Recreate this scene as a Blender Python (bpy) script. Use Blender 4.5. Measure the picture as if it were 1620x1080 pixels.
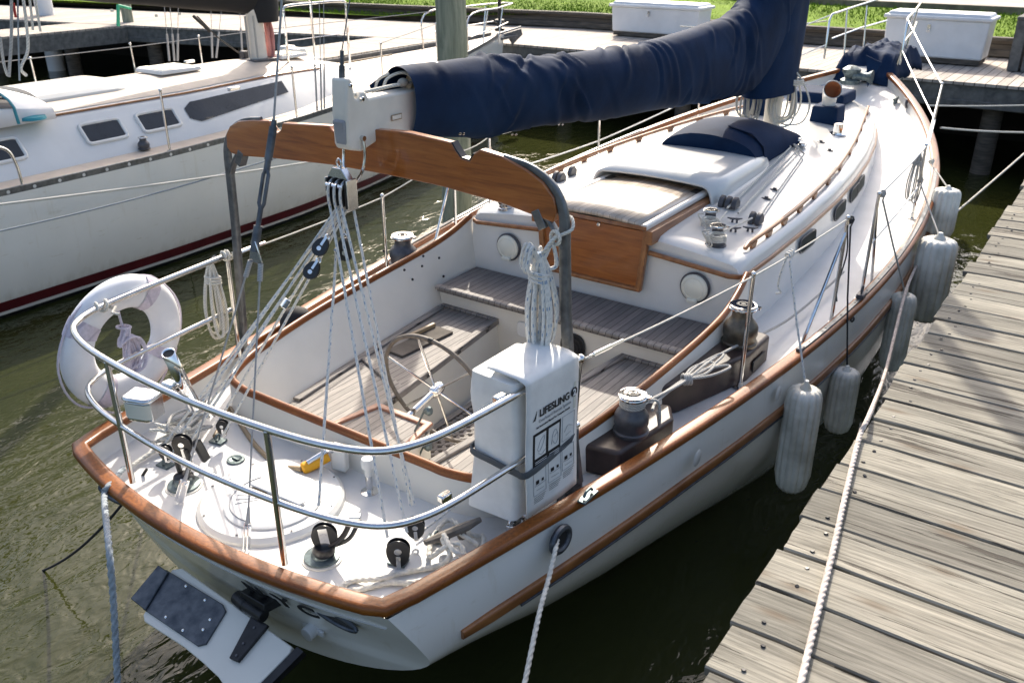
import bpy, bmesh, math, random
from mathutils import Vector, Matrix
random.seed(7)
SC = bpy.context.scene
COL = SC.collection
for _o in list(bpy.data.objects): bpy.data.objects.remove(_o)
V = Vector
# ------------------------------------------------------------------ camera
CAM = dict(loc=(3.068, -1.957, 3.604), yaw=0.607, pitch=0.438, f=1408.9)
def _cam_axes():
    ya, pi = CAM['yaw'], CAM['pitch']
    fw = V((-math.sin(ya)*math.cos(pi), math.cos(ya)*math.cos(pi), -math.sin(pi)))
    rt = V((math.cos(ya), math.sin(ya), 0)); up = rt.cross(fw)
    return fw, rt, up
FW, RT, UP = _cam_axes()
cd = bpy.data.cameras.new('camera'); cam = bpy.data.objects.new('camera', cd); COL.objects.link(cam)
m = Matrix((RT, UP, -FW)).transposed().to_4x4(); m.translation = V(CAM['loc']); cam.matrix_world = m
cd.sensor_width = 36; cd.lens = 36*CAM['f']/1620; cd.clip_start = .05; cd.clip_end = 900
cd.dof.use_dof = True; cd.dof.focus_distance = 4.6; cd.dof.aperture_fstop = 4.5
SC.camera = cam
def at(px, py, x=None, y=None, z=None):
    """a survey helper: the real place on a known plane that is seen at a photograph pixel"""
    c = V(CAM['loc']); d = FW*CAM['f'] + RT*(px-810) + UP*(540-py)
    i, v = (0, x) if x is not None else ((1, y) if y is not None else (2, z))
    return c + d*((v-c[i])/d[i])
# ------------------------------------------------------------------ sky, sun, exposure
SUN_EL, SUN_AZ = math.radians(36.5), math.radians(-32.5)     # azimuth from +Y towards +X
w = bpy.data.worlds.new('World'); SC.world = w; w.use_nodes = True
nt = w.node_tree; bg = nt.nodes['Background']; sky = nt.nodes.new('ShaderNodeTexSky')
sky.sky_type = 'NISHITA'; sky.sun_disc = False; sky.sun_elevation = SUN_EL; sky.sun_rotation = SUN_AZ
sky.air_density = 1.0; sky.dust_density = 5.0; sky.ozone_density = 1.0
nt.links.new(sky.outputs[0], bg.inputs[0]); bg.inputs[1].default_value = 0.15
sl = bpy.data.lights.new('sun', 'SUN'); so = bpy.data.objects.new('sun', sl); COL.objects.link(so)
sl.energy = 3.4; sl.angle = math.radians(.55); sl.color = (1, .925, .80)
sd = V((math.sin(SUN_AZ)*math.cos(SUN_EL), math.cos(SUN_AZ)*math.cos(SUN_EL), math.sin(SUN_EL)))
so.rotation_euler = (-sd).to_track_quat('-Z', 'Y').to_euler(); so.location = sd*50
SC.view_settings.view_transform = 'Standard'; SC.view_settings.look = 'None'
SC.view_settings.exposure = 0.96; SC.view_settings.gamma = 1
# ------------------------------------------------------------------ materials
class NT:
    def __init__(s, name):
        s.m = bpy.data.materials.new(name); s.m.use_nodes = True; s.t = s.m.node_tree
        s.b = s.t.nodes['Principled BSDF']
    def n(s, t, **k):
        o = s.t.nodes.new('ShaderNode'+t)
        for a, v in k.items(): setattr(o, a, v)
        return o
    def l(s, a, b): s.t.links.new(a, b)
    def coord(s, scale=(1, 1, 1), kind='Object'):
        c = s.n('TexCoord'); mp = s.n('Mapping'); mp.inputs['Scale'].default_value = scale
        s.l(c.outputs[kind], mp.inputs[0]); return mp.outputs[0]
    def noise(s, co, sc, det=4, rough=.55, dist=0):
        o = s.n('TexNoise'); o.inputs['Scale'].default_value = sc; o.inputs['Detail'].default_value = det
        o.inputs['Roughness'].default_value = rough; o.inputs['Distortion'].default_value = dist
        s.l(co, o.inputs['Vector']); return o.outputs['Fac']
    def ramp(s, f, stops):
        o = s.n('ValToRGB'); e = o.color_ramp.elements
        while len(e) < len(stops): e.new(.5)
        for i, (p, c) in enumerate(stops):
            e[i].position = p; e[i].color = (*c, 1) if len(c) == 3 else c
        s.l(f, o.inputs[0]); return o.outputs[0]
    def math(s, op, a, b=None):
        o = s.n('Math', operation=op)
        for i, v in enumerate((a, b)):
            if v is None: continue
            if isinstance(v, (int, float)): o.inputs[i].default_value = v
            else: s.l(v, o.inputs[i])
        return o.outputs[0]
    def mix(s, f, a, b, mode='MIX'):
        o = s.n('Mix', data_type='RGBA', blend_type=mode)
        for i, v in ((0, f), (6, a), (7, b)):
            if isinstance(v, (int, float)): o.inputs[i].default_value = v
            elif isinstance(v, tuple): o.inputs[i].default_value = (*v, 1)
            else: s.l(v, o.inputs[i])
        return o.outputs[2]
    def bump(s, f, st, d=.01, prev=None):
        o = s.n('Bump'); o.inputs['Strength'].default_value = st; o.inputs['Distance'].default_value = d
        s.l(f, o.inputs['Height'])
        if prev is not None: s.l(prev, o.inputs['Normal'])
        s.l(o.outputs[0], s.b.inputs['Normal']); return o.outputs[0]
    def col(s, c):
        if isinstance(c, tuple): s.b.inputs['Base Color'].default_value = (*c, 1)
        else: s.l(c, s.b.inputs['Base Color'])
    def set(s, rough=.5, metal=0, coat=0, spec=.5):
        s.b.inputs['Roughness'].default_value = rough; s.b.inputs['Metallic'].default_value = metal
        s.b.inputs['Coat Weight'].default_value = coat; s.b.inputs['Specular IOR Level'].default_value = spec
        s.b.inputs['Coat Roughness'].default_value = .08
MT = {}
def plain(name, c, rough=.5, metal=0, coat=0, var=.12, sc=6, bump=.0, bs=60, c2=None):
    a = NT(name); co = a.coord()
    f = a.noise(co, sc, 5)
    d = c2 if c2 else tuple(x*(1-var*2.2) for x in c)
    a.col(a.ramp(f, [(.28, d), (.62, c)])); a.set(rough, metal, coat)
    if bump: a.bump(a.noise(co, bs, 3), bump, .004)
    MT[name] = a.m; return a.m
plain('gelcoat', (.71, .70, .665), .22, coat=.3, var=.04, sc=2.2)
plain('gelcoat_cream', (.72, .685, .61), .38, var=.04, sc=3)
def hullmat():
    a = NT('gelcoat_hull'); co = a.coord(); st = a.coord((5, 5, .55))
    c = a.ramp(a.noise(co, 1.3, 4), [(.3, (.755, .735, .67)), (.65, (.81, .79, .73))])
    streak = a.ramp(a.noise(st, 2.4, 7, .7), [(.58, (1, 1, 1)), (.85, (.84, .79, .68))])
    rub = a.ramp(a.noise(a.coord((1.2, 1.2, 5)), 3.5, 8, .72), [(.60, (1, 1, 1)), (.70, (.86, .83, .77))])
    c = a.mix(1, a.mix(1, c, streak, 'MULTIPLY'), rub, 'MULTIPLY')
    # grimy scum just above the waterline
    sp = a.n('SeparateXYZ'); a.l(co, sp.inputs[0]); mr = a.n('MapRange'); mr.inputs[1].default_value = .05; mr.inputs[2].default_value = .42; a.l(a.math('ADD', sp.outputs[2], a.math('MULTIPLY', a.noise(st, 3, 5), .25)), mr.inputs[0])
    c = a.mix(a.math('MULTIPLY', a.math('SUBTRACT', 1, mr.outputs[0]), .8), c, (.30, .26, .15))
    a.col(c); a.set(.16, coat=.4); a.bump(a.noise(co, 2.5, 2), .03, .02); MT['gelcoat_hull'] = a.m
hullmat()
plain('white_plastic', (.70, .70, .68), .35, var=.03)
plain('lens_plastic', (.72, .70, .6), .25, coat=.3, var=.05)
plain('vinyl', (.76, .755, .73), .5, var=.08, sc=7, bump=.45, bs=12)
plain('foam_white', (.80, .80, .82), .5, var=.04, sc=7, bump=.1, bs=30)
plain('stainless', (.72, .72, .72), .13, 1, var=.08, sc=30)
plain('chrome', (.85, .85, .85), .06, 1, var=.03)
plain('aluminium_grey', (.17, .18, .19), .45, .75, var=.2, sc=22, bump=.2, bs=90)
plain('bronze_patina', (.15, .19, .195), .45, .6, var=.3, sc=30, bump=.2, c2=(.05, .07, .075))
plain('galvanised', (.12, .13, .145), .42, .6, var=.4, sc=16, bump=.3, bs=70, c2=(.035, .045, .06))
plain('black_plastic', (.012, .013, .016), .3, var=.3, sc=20)
plain('black_metal', (.02, .02, .022), .38, .3, var=.3, sc=20)
plain('dark_brown_box', (.045, .028, .026), .42, var=.25, sc=9, bump=.08)
plain('winch_grey', (.10, .10, .11), .42, .35, var=.2, sc=20)
plain('winch_bronze', (.15, .13, .10), .42, .6, var=.3, sc=14)
plain('smoked', (.018, .022, .026), .1, var=.2)
plain('glass_dark', (.016, .03, .032), .25, var=.2); MT['glass_dark'].node_tree.nodes['Principled BSDF'].inputs['Roughness'].default_value = .5; MT['glass_dark'].node_tree.nodes['Principled BSDF'].inputs['Specular IOR Level'].default_value = .03
plain('under_dock_shade', (.010, .009, .008), .9)  # near-black colour that paints the shade under the long dock
plain('laid_white', (.72, .69, .61), .85, var=.15, sc=40, bump=.3, bs=400)
plain('laid_blue', (.33, .37, .40), .85, var=.2, sc=40, bump=.3, bs=400)
plain('laid_pink', (.66, .57, .51), .85, var=.2, sc=30, bump=.3, bs=400)
plain('rubber', (.02, .02, .02), .6)
plain('tan_deck', (.60, .50, .40), .6, var=.08, sc=5, bump=.1)
plain('maroon', (.10, .010, .014), .3)
plain('antifoul', (.035, .018, .008), .6, var=.3)
plain('teal', (.03, .28, .33), .6)
plain('green_line', (.05, .45, .25), .6)
plain('yellow', (.85, .40, .01), .4, var=.1)
plain('hose', (.33, .24, .14), .4, var=.15)
plain('terracotta', (.55, .22, .10), .6)
plain('off_white_mast', (.74, .70, .62), .4, var=.06)
plain('pink_rope', (.62, .28, .26), .8, bump=.4)
plain('red', (.5, .03, .02), .6)
plain('ink', (.01, .01, .012), .6)
plain('ink_grey', (.3, .31, .33), .6)
plain('strap', (.09, .10, .11), .75, bump=.3, bs=200)
plain('kerb', (.20, .17, .13), .9, var=.25, sc=4)
plain('path', (.42, .38, .34), .95, var=.12, sc=1.5, bump=.2)
plain('pale_blue_box', (.72, .74, .76), .45, var=.05, sc=3)
plain('leather', (.17, .145, .12), .6, var=.2, sc=25, bump=.3)
plain('black_canvas', (.008, .009, .012), .8, bump=.3, bs=18)

def deck_mat():
    a = NT('nonskid'); co = a.coord()
    f = a.noise(co, 3.2, 5); g = a.noise(co, 40, 3)
    c = a.ramp(f, [(.3, (.57, .565, .55)), (.6, (.655, .65, .635))])
    st = a.ramp(a.noise(co, 5, 8, .7), [(.62, (1, 1, 1)), (.75, (.80, .76, .68))])
    a.col(a.mix(1, c, st, 'MULTIPLY')); a.set(.5); a.bump(a.noise(co, 420, 2), .3, .002)
    MT['nonskid'] = a.m
deck_mat()
def teak():
    a = NT('teak_varnish'); co = a.coord((1, 1, 1))
    big = a.noise(co, 2.6, 3)
    tc = a.n('TexCoord'); mp = a.n('Mapping'); mp.inputs['Scale'].default_value = (60, 3, 1); a.l(tc.outputs['UV'], mp.inputs[0])
    g = a.noise(mp.outputs[0], 1.2, 6, .6, .3)
    c = a.ramp(g, [(.25, (.085, .024, .004)), (.5, (.215, .068, .010)), (.75, (.31, .112, .019))])
    c2 = a.ramp(big, [(.35, (.72, .62, .6)), (.65, (1.15, 1.1, 1.0))])
    a.col(a.mix(1, c, c2, 'MULTIPLY')); a.set(.38, coat=.15, spec=.35); a.bump(g, .05, .002)
    MT['teak_varnish'] = a.m
    a = NT('teak_board'); co = a.coord((2.2, 10, 26))
    g = a.noise(co, 1.6, 7, .62, .5)
    c = a.ramp(g, [(.25, (.15, .038, .006)), (.5, (.30, .088, .014)), (.78, (.42, .145, .028))])
    a.col(c); a.set(.28, coat=.6); a.bump(g, .04, .002)
    MT['teak_board'] = a.m
    a = NT('teak_dull'); co = a.coord((8, 8, 8)); g = a.noise(co, 2, 6)
    a.col(a.ramp(g, [(.3, (.24, .10, .06)), (.7, (.42, .22, .14))])); a.set(.55); a.bump(g, .1, .002)
    MT['teak_dull'] = a.m
    a = NT('teak_brown'); co = a.coord((9, 2.5, 9)); g = a.noise(co, 2, 6)
    a.col(a.ramp(g, [(.3, (.19, .070, .022)), (.7, (.36, .15, .048))])); a.set(.4, coat=.2); a.bump(g, .1, .002)
    MT['teak_brown'] = a.m
teak()
def slats(name, axis, pitch, off, c_lo, c_hi, gap=.1, rough=.7, grain=(3, 40, 3), gapc=(.018, .016, .015)):
    """weathered boards: real seams in the timber, `axis` is the direction across the boards"""
    a = NT(name); tc = a.n('TexCoord'); sp = a.n('SeparateXYZ'); a.l(tc.outputs['Object'], sp.inputs[0])
    u = a.math('DIVIDE', a.math('ADD', sp.outputs[axis], off), pitch)
    fr = a.math('FRACT', u); fl = a.math('FLOOR', u)
    wn = a.n('TexWhiteNoise', noise_dimensions='1D'); a.l(fl, wn.inputs['W'])
    mp = a.n('Mapping'); mp.inputs['Scale'].default_value = grain; a.l(tc.outputs['Object'], mp.inputs[0])
    ad = a.n('VectorMath', operation='ADD'); a.l(mp.outputs[0], ad.inputs[0]); a.l(wn.outputs['Color'], ad.inputs[1])
    g = a.noise(ad.outputs[0], 2.2, 6, .65)
    c = a.ramp(g, [(.3, c_lo), (.7, c_hi)])
    tone = a.ramp(wn.outputs['Value'], [(0, (.78, .78, .78)), (1, (1.12, 1.1, 1.08))])
    c = a.mix(1, c, tone, 'MULTIPLY')
    edge = a.math('LESS_THAN', fr, gap)
    a.col(a.mix(edge, c, gapc)); a.set(rough)
    hg = a.math('SUBTRACT', a.math('MULTIPLY', g, .35), edge)
    a.bump(hg, .6, .003)
    MT[name] = a.m
slats('seat_x', 0, .052, 3, (.19, .17, .155), (.31, .285, .26), grain=(22, 2.5, 6), gapc=(.06, .052, .046))
slats('bridge_x', 0, .055, 3, (.14, .125, .118), (.22, .20, .188), grain=(22, 2.5, 6), gapc=(.045, .04, .038))
slats('hatch_slats', 0, .05, 3, (.50, .42, .34), (.68, .60, .51), gap=.08, gapc=(.30, .22, .16), rough=.25, grain=(22, 2.5, 6))
slats('main_dock_boards', 0, .15, 60, (.29, .25, .215), (.50, .445, .385), gap=.08, rough=.85, grain=(14, 1.2, 4))
slats('finger_far_boards', 1, .15, 60, (.29, .25, .215), (.48, .43, .37), gap=.08, rough=.85, grain=(1.2, 14, 4))
slats('seawall_boards', 2, .16, 3, (.07, .06, .05), (.17, .145, .12), gap=.08, rough=.9, grain=(1.5, 1, 18))
def dockwood():
    a = NT('dock_board'); tc = a.n('TexCoord'); sp = a.n('SeparateXYZ'); a.l(tc.outputs['Object'], sp.inputs[0])
    fl = a.math('FLOOR', a.math('DIVIDE', a.math('SUBTRACT', sp.outputs[1], .193), .2462))
    wn = a.n('TexWhiteNoise', noise_dimensions='1D'); a.l(fl, wn.inputs['W'])
    mul = a.n('VectorMath', operation='SCALE'); a.l(wn.outputs['Color'], mul.inputs[0]); mul.inputs['Scale'].default_value = 9
    ad = a.n('VectorMath', operation='ADD'); a.l(tc.outputs['Object'], ad.inputs[0]); a.l(mul.outputs[0], ad.inputs[1])
    def mp(s):
        q = a.n('Mapping'); q.inputs['Scale'].default_value = s; a.l(ad.outputs[0], q.inputs[0]); return q.outputs[0]
    vo = a.n('TexVoronoi', voronoi_dimensions='2D'); vo.inputs['Scale'].default_value = 1.0; a.l(mp((1.25, 4.2, 1)), vo.inputs['Vector'])
    knot = a.ramp(vo.outputs['Distance'], [(.03, (1, 1, 1)), (.085, (.35, .35, .35)), (.14, (0, 0, 0))])
    # growth rings bend round the knots
    gl = a.n('TexWave', wave_type='BANDS', bands_direction='Y'); gl.inputs['Scale'].default_value = 13
    gl.inputs['Distortion'].default_value = 5; gl.inputs['Detail'].default_value = 3; gl.inputs['Detail Scale'].default_value = .7
    a.l(mp((.22, 1, .3)), gl.inputs['Vector'])
    fine = a.noise(mp((2.5, 90, 8)), 1.6, 8, .7)
    mid = a.noise(mp((.9, 9, 2)), 1.6, 5, .6, .8)
    big = a.noise(mp((.8, 1.4, 1)), 1.3, 4)
    c = a.ramp(fine, [(.32, (.11, .107, .100)), (.45, (.24, .236, .222)), (.66, (.335, .33, .315))])
    c = a.mix(.22, c, a.ramp(gl.outputs['Fac'], [(.2, (.15, .143, .125)), (.75, (.36, .35, .32))]))
    c = a.mix(1, c, a.ramp(mid, [(.3, (.56, .55, .53)), (.62, (1.12, 1.10, 1.06))]), 'MULTIPLY')
    c = a.mix(1, c, a.ramp(big, [(.3, (.86, .87, .84)), (.65, (1.0, .985, .95))]), 'MULTIPLY')
    c = a.mix(1, c, a.ramp(wn.outputs['Value'], [(0, (.66, .65, .63)), (1, (1.14, 1.11, 1.05))]), 'MULTIPLY')
    c = a.mix(a.math('MULTIPLY', knot, .6), c, (.12, .085, .055))
    crk = a.ramp(a.noise(mp((.55, 16, 1)), 1.5, 6, .62, .5), [(.385, (1, 1, 1)), (.41, (0, 0, 0))])
    c = a.mix(a.math('MULTIPLY', crk, .85), c, (.05, .042, .035))
    a.col(c); a.set(.85, spec=.25)
    h = a.math('SUBTRACT', a.math('ADD', a.math('MULTIPLY', fine, .8), a.math('MULTIPLY', gl.outputs['Fac'], .15)), a.math('MULTIPLY', crk, 1.2))
    a.bump(h, .75, .004)
    MT['dock_board'] = a.m
    a = NT('timber_grey'); co = a.coord((3, 3, 3)); g = a.noise(co, 3, 6)
    a.col(a.ramp(g, [(.3, (.075, .075, .07)), (.7, (.17, .165, .155))])); a.set(.9); a.bump(g, .3, .01); MT['timber_grey'] = a.m
    a = NT('timber_dark'); co = a.coord((1, 1, 6)); g = a.noise(co, 4, 6)
    a.col(a.ramp(g, [(.3, (.05, .043, .036)), (.7, (.14, .12, .10))])); a.set(.9); a.bump(g, .3, .01); MT['timber_dark'] = a.m
    a = NT('piling_wood'); co = a.coord((9, 9, .9)); g = a.noise(co, 2, 7, .65, .6)
    a.col(a.ramp(g, [(.3, (.12, .145, .10)), (.55, (.25, .27, .20)), (.75, (.36, .36, .28))])); a.set(.9); a.bump(g, .6, .01); MT['piling_wood'] = a.m
dockwood()
def water():
    a = NT('water'); co = a.coord((1, 1, 1))
    big = a.noise(co, .35, 3)
    a.col(a.ramp(big, [(.3, (.021, .025, .0065)), (.7, (.034, .037, .010))])); a.set(.06, spec=.5)
    a.b.inputs['IOR'].default_value = 1.33
    mp = a.coord((2.2, 1.1, 1)); r = a.n('Mapping'); r.inputs['Rotation'].default_value = (0, 0, .5); a.l(mp, r.inputs[0])
    n1 = a.noise(r.outputs[0], 1.5, 3, .5, 1.2); n2 = a.noise(r.outputs[0], 7, 2, .5, .7)
    b = a.bump(n1, .34, .08); a.bump(n2, .30, .02, b)
    MT['water'] = a.m
water()
def canvas(name, lo, hi):
    a = NT(name); co = a.coord()
    g = a.noise(co, 2.5, 5, .6); a.col(a.ramp(g, [(.3, lo), (.7, hi)])); a.set(.8, spec=.12)
    a.bump(a.noise(co, 14, 4, .6, .6), .25, .008); MT[name] = a.m
canvas('navy_canvas', (.004, .014, .040), (.009, .028, .075))
def rope_mat(name, base, dark, fleck=None, twist=9.0, bs=.9):
    a = NT(name); tc = a.n('TexCoord'); sp = a.n('SeparateXYZ'); a.l(tc.outputs['UV'], sp.inputs[0])
    # u runs once round, v is metres along over the rope's width: strands wind round it
    k = a.math('ADD', a.math('MULTIPLY', sp.outputs[0], 3), a.math('MULTIPLY', sp.outputs[1], twist/10))
    s = a.math('FRACT', k); h = a.math('MULTIPLY', a.math('SUBTRACT', 1, s), s)
    co = a.coord((1, 1, 1)); n = a.noise(co, 60, 4)
    c = a.mix(a.math('MULTIPLY', a.math('LESS_THAN', h, .075), .7), a.ramp(n, [(.3, tuple(x*.8 for x in base)), (.7, base)]), dark)
    if fleck:
        ck = a.math('FRACT', a.math('MULTIPLY', sp.outputs[1], .42)); cu = a.math('FRACT', a.math('ADD', a.math('MULTIPLY', sp.outputs[0], 2), a.math('MULTIPLY', a.math('FLOOR', a.math('MULTIPLY', sp.outputs[1], .42)), .37)))
        ff = a.math('MULTIPLY', a.math('LESS_THAN', ck, .4), a.math('LESS_THAN', cu, .25))
        c = a.mix(ff, c, fleck)
    a.col(c); a.set(.8, spec=.3); a.bump(h, bs, .004); MT[name] = a.m
rope_mat('rope_white', (.74, .71, .63), (.24, .21, .17))
rope_mat('rope_fleck', (.74, .72, .67), (.52, .50, .47), (.26, .33, .42), twist=6, bs=.4)
rope_mat('rope_grey', (.46, .45, .42), (.15, .14, .13))
rope_mat('rope_pink', (.60, .50, .45), (.28, .19, .16))
rope_mat('rope_blue', (.30, .34, .37), (.09, .11, .13))
rope_mat('rope_dark', (.03, .03, .032), (.01, .01, .01))
rope_mat('rope_lilac', (.66, .60, .68), (.4, .36, .44))
rope_mat('wire', (.42, .42, .42), (.15, .15, .15), twist=20, bs=.3)
def grass_m():
    a = NT('grass'); co = a.coord(); g = a.noise(co, .8, 6, .7); h = a.noise(co, 14, 4, .7)
    c = a.ramp(g, [(.3, (.09, .16, .012)), (.65, (.17, .27, .022))])
    a.col(a.mix(1, c, a.ramp(h, [(.3, (.75, .75, .65)), (.7, (1.1, 1.1, 1.0))]), 'MULTIPLY')); a.set(.95, spec=.1); a.bump(h, .8, .05); MT['grass'] = a.m
grass_m()
# ------------------------------------------------------------------ mesh helpers
def cr(pts, n=6, closed=False):
    P = [V(p) for p in pts]; out = []; N = len(P)
    rng = range(N) if closed else range(N-1)
    for i in rng:
        p1, p2 = P[i], P[(i+1) % N]
        p0 = P[(i-1) % N] if (closed or i > 0) else p1*2-p2
        p3 = P[(i+2) % N] if (closed or i < N-2) else p2*2-p1
        for k in range(n):
            t = k/n; t2 = t*t; t3 = t2*t
            out.append(.5*((2*p1)+(p2-p0)*t+(2*p0-5*p1+4*p2-p3)*t2+(3*p1-p0-3*p2+p3)*t3))
    if not closed: out.append(P[-1].copy())
    return out
class B:
    def __init__(s): s.bm = bmesh.new(); s.uv = s.bm.loops.layers.uv.new('UVMap')
    def face(s, vs, uvs=None):
        try: f = s.bm.faces.new(vs)
        except ValueError: return None
        if uvs:
            for l, u in zip(f.loops, uvs): l[s.uv].uv = u
        return f
    def sweep(s, path, prof, closed=False, caps=True, up=None, scale=None):
        """prof: closed list of (a,b); a along side vector, b along up vector"""
        P = [V(p) for p in path]; N = len(P); M = len(prof)
        T = []
        for i in range(N):
            if closed: t = P[(i+1) % N]-P[i-1]
            else: t = P[min(i+1, N-1)]-P[max(i-1, 0)]
            if t.length < 1e-9: t = V((0, 0, 1))
            T.append(t.normalized())
        if up is None:
            u = T[0].orthogonal().normalized()
        rings = []; dist = 0; D = []
        for i in range(N):
            if i: dist += (P[i]-P[i-1]).length
            D.append(dist)
            if up is None:
                if i:
                    u = u - T[i]*u.dot(T[i])
                    u = u.normalized() if u.length > 1e-6 else T[i].orthogonal().normalized()
                b = u; a = T[i].cross(b)
            else:
                a = T[i].cross(V(up)).normalized(); b = a.cross(T[i]).normalized()
            sc = scale[i] if scale else 1
            rings.append([s.bm.verts.new(P[i]+a*(q[0]*sc)+b*(q[1]*sc)) for q in prof])
        per = sum(math.dist(prof[k], prof[(k+1) % M]) for k in range(M))/3.14 or 1
        for i in range(N if closed else N-1):
            j = (i+1) % N; d1 = D[i]; d2 = D[j] if j else dist+(P[0]-P[-1]).length
            for k in range(M):
                q = (k+1) % M
                s.face([rings[i][k], rings[i][q], rings[j][q], rings[j][k]],
                       [(k/M, d1/per), ((k+1)/M, d1/per), ((k+1)/M, d2/per), (k/M, d2/per)])
        if caps and not closed:
            s.face(list(reversed(rings[0]))); s.face(rings[-1])
        return s
    def tube(s, pts, r, n=8, closed=False, caps=True, k=0, scale=None):
        if k: pts = cr(pts, k, closed)
        if isinstance(r, (list, tuple)):
            L = len(pts); scale = [r[0]+(r[-1]-r[0])*i/(L-1) for i in range(L)]; r = 1
        return s.sweep(pts, [(r*math.cos(2*math.pi*i/n), r*math.sin(2*math.pi*i/n)) for i in range(n)], closed, caps, None, scale)
    def box(s, c, size, R=None, taper=1):
        c = V(c); h = V(size)/2; vs = []
        for z in (-1, 1):
            for x, y in ((-1, -1), (1, -1), (1, 1), (-1, 1)):
                tt = taper if z > 0 else 1
                p = V((x*h.x*tt, y*h.y*tt, z*h.z))
                if R: p = R @ p
                vs.append(s.bm.verts.new(c+p))
        for f in ((3, 2, 1, 0), (4, 5, 6, 7), (0, 1, 5, 4), (1, 2, 6, 5), (2, 3, 7, 6), (3, 0, 4, 7)): s.face([vs[i] for i in f])
        return s
    def prism(s, poly, d):
        """poly: 3-D outline, d: extrusion vector"""
        d = V(d); a = [s.bm.verts.new(V(p)) for p in poly]; b = [s.bm.verts.new(V(p)+d) for p in poly]; n = len(poly)
        s.face(list(reversed(a))); s.face(b)
        for i in range(n): s.face([a[i], a[(i+1) % n], b[(i+1) % n], b[i]])
        return s
    def lathe(s, prof, o=(0, 0, 0), R=None, n=24, sx=1, sy=1, star=0, nst=0):
        o = V(o); rings = []
        for r, z in prof:
            if r < 1e-5: p = V((0, 0, z)); rings.append([s.bm.verts.new(o+(R @ p if R else p))]); continue
            row = []
            for i in range(n):
                a = 2*math.pi*i/n; rr = r*(1-star*(.5+.5*math.cos(a*nst))**3) if star else r
                p = V((rr*math.cos(a)*sx, rr*math.sin(a)*sy, z)); row.append(s.bm.verts.new(o+(R @ p if R else p)))
            rings.append(row)
        for A, C in zip(rings, rings[1:]):
            for i in range(n):
                j = (i+1) % n
                if len(A) == 1: s.face([A[0], C[j], C[i]])
                elif len(C) == 1: s.face([A[i], A[j], C[0]])
                else: s.face([A[i], A[j], C[j], C[i]])
        for r in (rings[0], rings[-1]):
            if len(r) > 1: s.face(r)
        return s
    def grid(s, rows, closed=False):
        vr = [[s.bm.verts.new(V(p)) for p in r] for r in rows]
        for i in range(len(vr)-1):
            M = len(vr[i])
            for j in range(M if closed else M-1):
                q = (j+1) % M
                s.face([vr[i][j], vr[i][q], vr[i+1][q], vr[i+1][j]], [(j*.1, i*.1), (j*.1+.1, i*.1), (j*.1+.1, i*.1+.1), (j*.1, i*.1+.1)])
        return vr
    def ball(s, c, r, sz=(1, 1, 1), n=12):
        prof = [(math.sin(math.pi*i/8)*r, -math.cos(math.pi*i/8)*r) for i in range(9)]
        R = Matrix.Diagonal(V(sz)); return s.lathe(prof, c, R, n)
    def cut(s): return s
def rot_to(d, roll=0):
    return V(d).to_track_quat('Z', 'Y').to_matrix() @ Matrix.Rotation(roll, 3, 'Z')
def obj(name, b, mat, parent=None, bevel=0, sharp=38, label=None, cat=None, group=None, kind=None, seg=2, solid=0):
    bm = b.bm; bmesh.ops.recalc_face_normals(bm, faces=bm.faces)
    me = bpy.data.meshes.new(name); bm.to_mesh(me); bm.free()
    me.shade_smooth(); me.set_sharp_from_angle(angle=math.radians(sharp))
    o = bpy.data.objects.new(name, me); COL.objects.link(o); me.materials.append(MT[mat])
    if solid:
        md = o.modifiers.new('solid', 'SOLIDIFY'); md.thickness = solid; md.offset = 0
    if bevel:
        md = o.modifiers.new('bevel', 'BEVEL'); md.width = bevel; md.segments = seg; md.limit_method = 'ANGLE'; md.angle_limit = math.radians(40)
        me.shade_smooth()
    if parent:
        o.parent = parent
        if parent.type == 'EMPTY': o.location = -parent.location
    tag(o, label, cat, group, kind); return o
def tag(o, label=None, cat=None, group=None, kind=None):
    if label: o['label'] = label
    if cat: o['category'] = cat
    if group: o['group'] = group
    if kind: o['kind'] = kind
def thing(name, label, cat, loc=(0, 0, 0), group=None):
    o = bpy.data.objects.new(name, None); COL.objects.link(o); o.location = loc; o.empty_display_size = .1
    tag(o, label, cat, group); return o
def text_mesh(txt, size, M, ext=.001, shear=0, font_off=0):
    """lettering as real thin mesh; M maps text plane to the world"""
    cu = bpy.data.curves.new('t', 'FONT'); cu.body = txt; cu.size = size; cu.extrude = ext; cu.shear = shear; cu.align_x = 'CENTER'
    cu.offset = font_off
    o = bpy.data.objects.new('t', cu); COL.objects.link(o); dg = bpy.context.evaluated_depsgraph_get()
    me = bpy.data.meshes.new_from_object(o.evaluated_get(dg)); bpy.data.objects.remove(o); bpy.data.curves.remove(cu)
    me.transform(M); b = B(); b.bm.from_mesh(me); bpy.data.meshes.remove(me); return b
def frame(o, xd, yd):
    xd = V(xd).normalized(); yd = V(yd); yd = (yd-xd*yd.dot(xd)).normalized(); z = xd.cross(yd)
    M = Matrix((xd, yd, z)).transposed().to_4x4(); M.translation = V(o); return M
def circ(c, r, ax, n=24, a0=0, a1=2*math.pi, sx=1):
    R = rot_to(ax); c = V(c); full = abs(a1-a0-2*math.pi) < 1e-6
    return [c+R @ V((r*sx*math.cos(a0+(a1-a0)*i/(n if full else n-1)), r*math.sin(a0+(a1-a0)*i/(n if full else n-1)), 0)) for i in range(n)]
def lerp(a, b, t): return a+(b-a)*t
def interp(tab, x):
    if x <= tab[0][0]: return tab[0][1]
    for (a, p), (c, q) in zip(tab, tab[1:]):
        if x <= c: return p+(q-p)*(x-a)/(c-a)
    return tab[-1][1]
def sag(a, b, s, n=14):
    a, b = V(a), V(b); return [a.lerp(b, i/n)+V((0, 0, -4*s*(i/n)*(1-i/n))) for i in range(n+1)]
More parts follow.
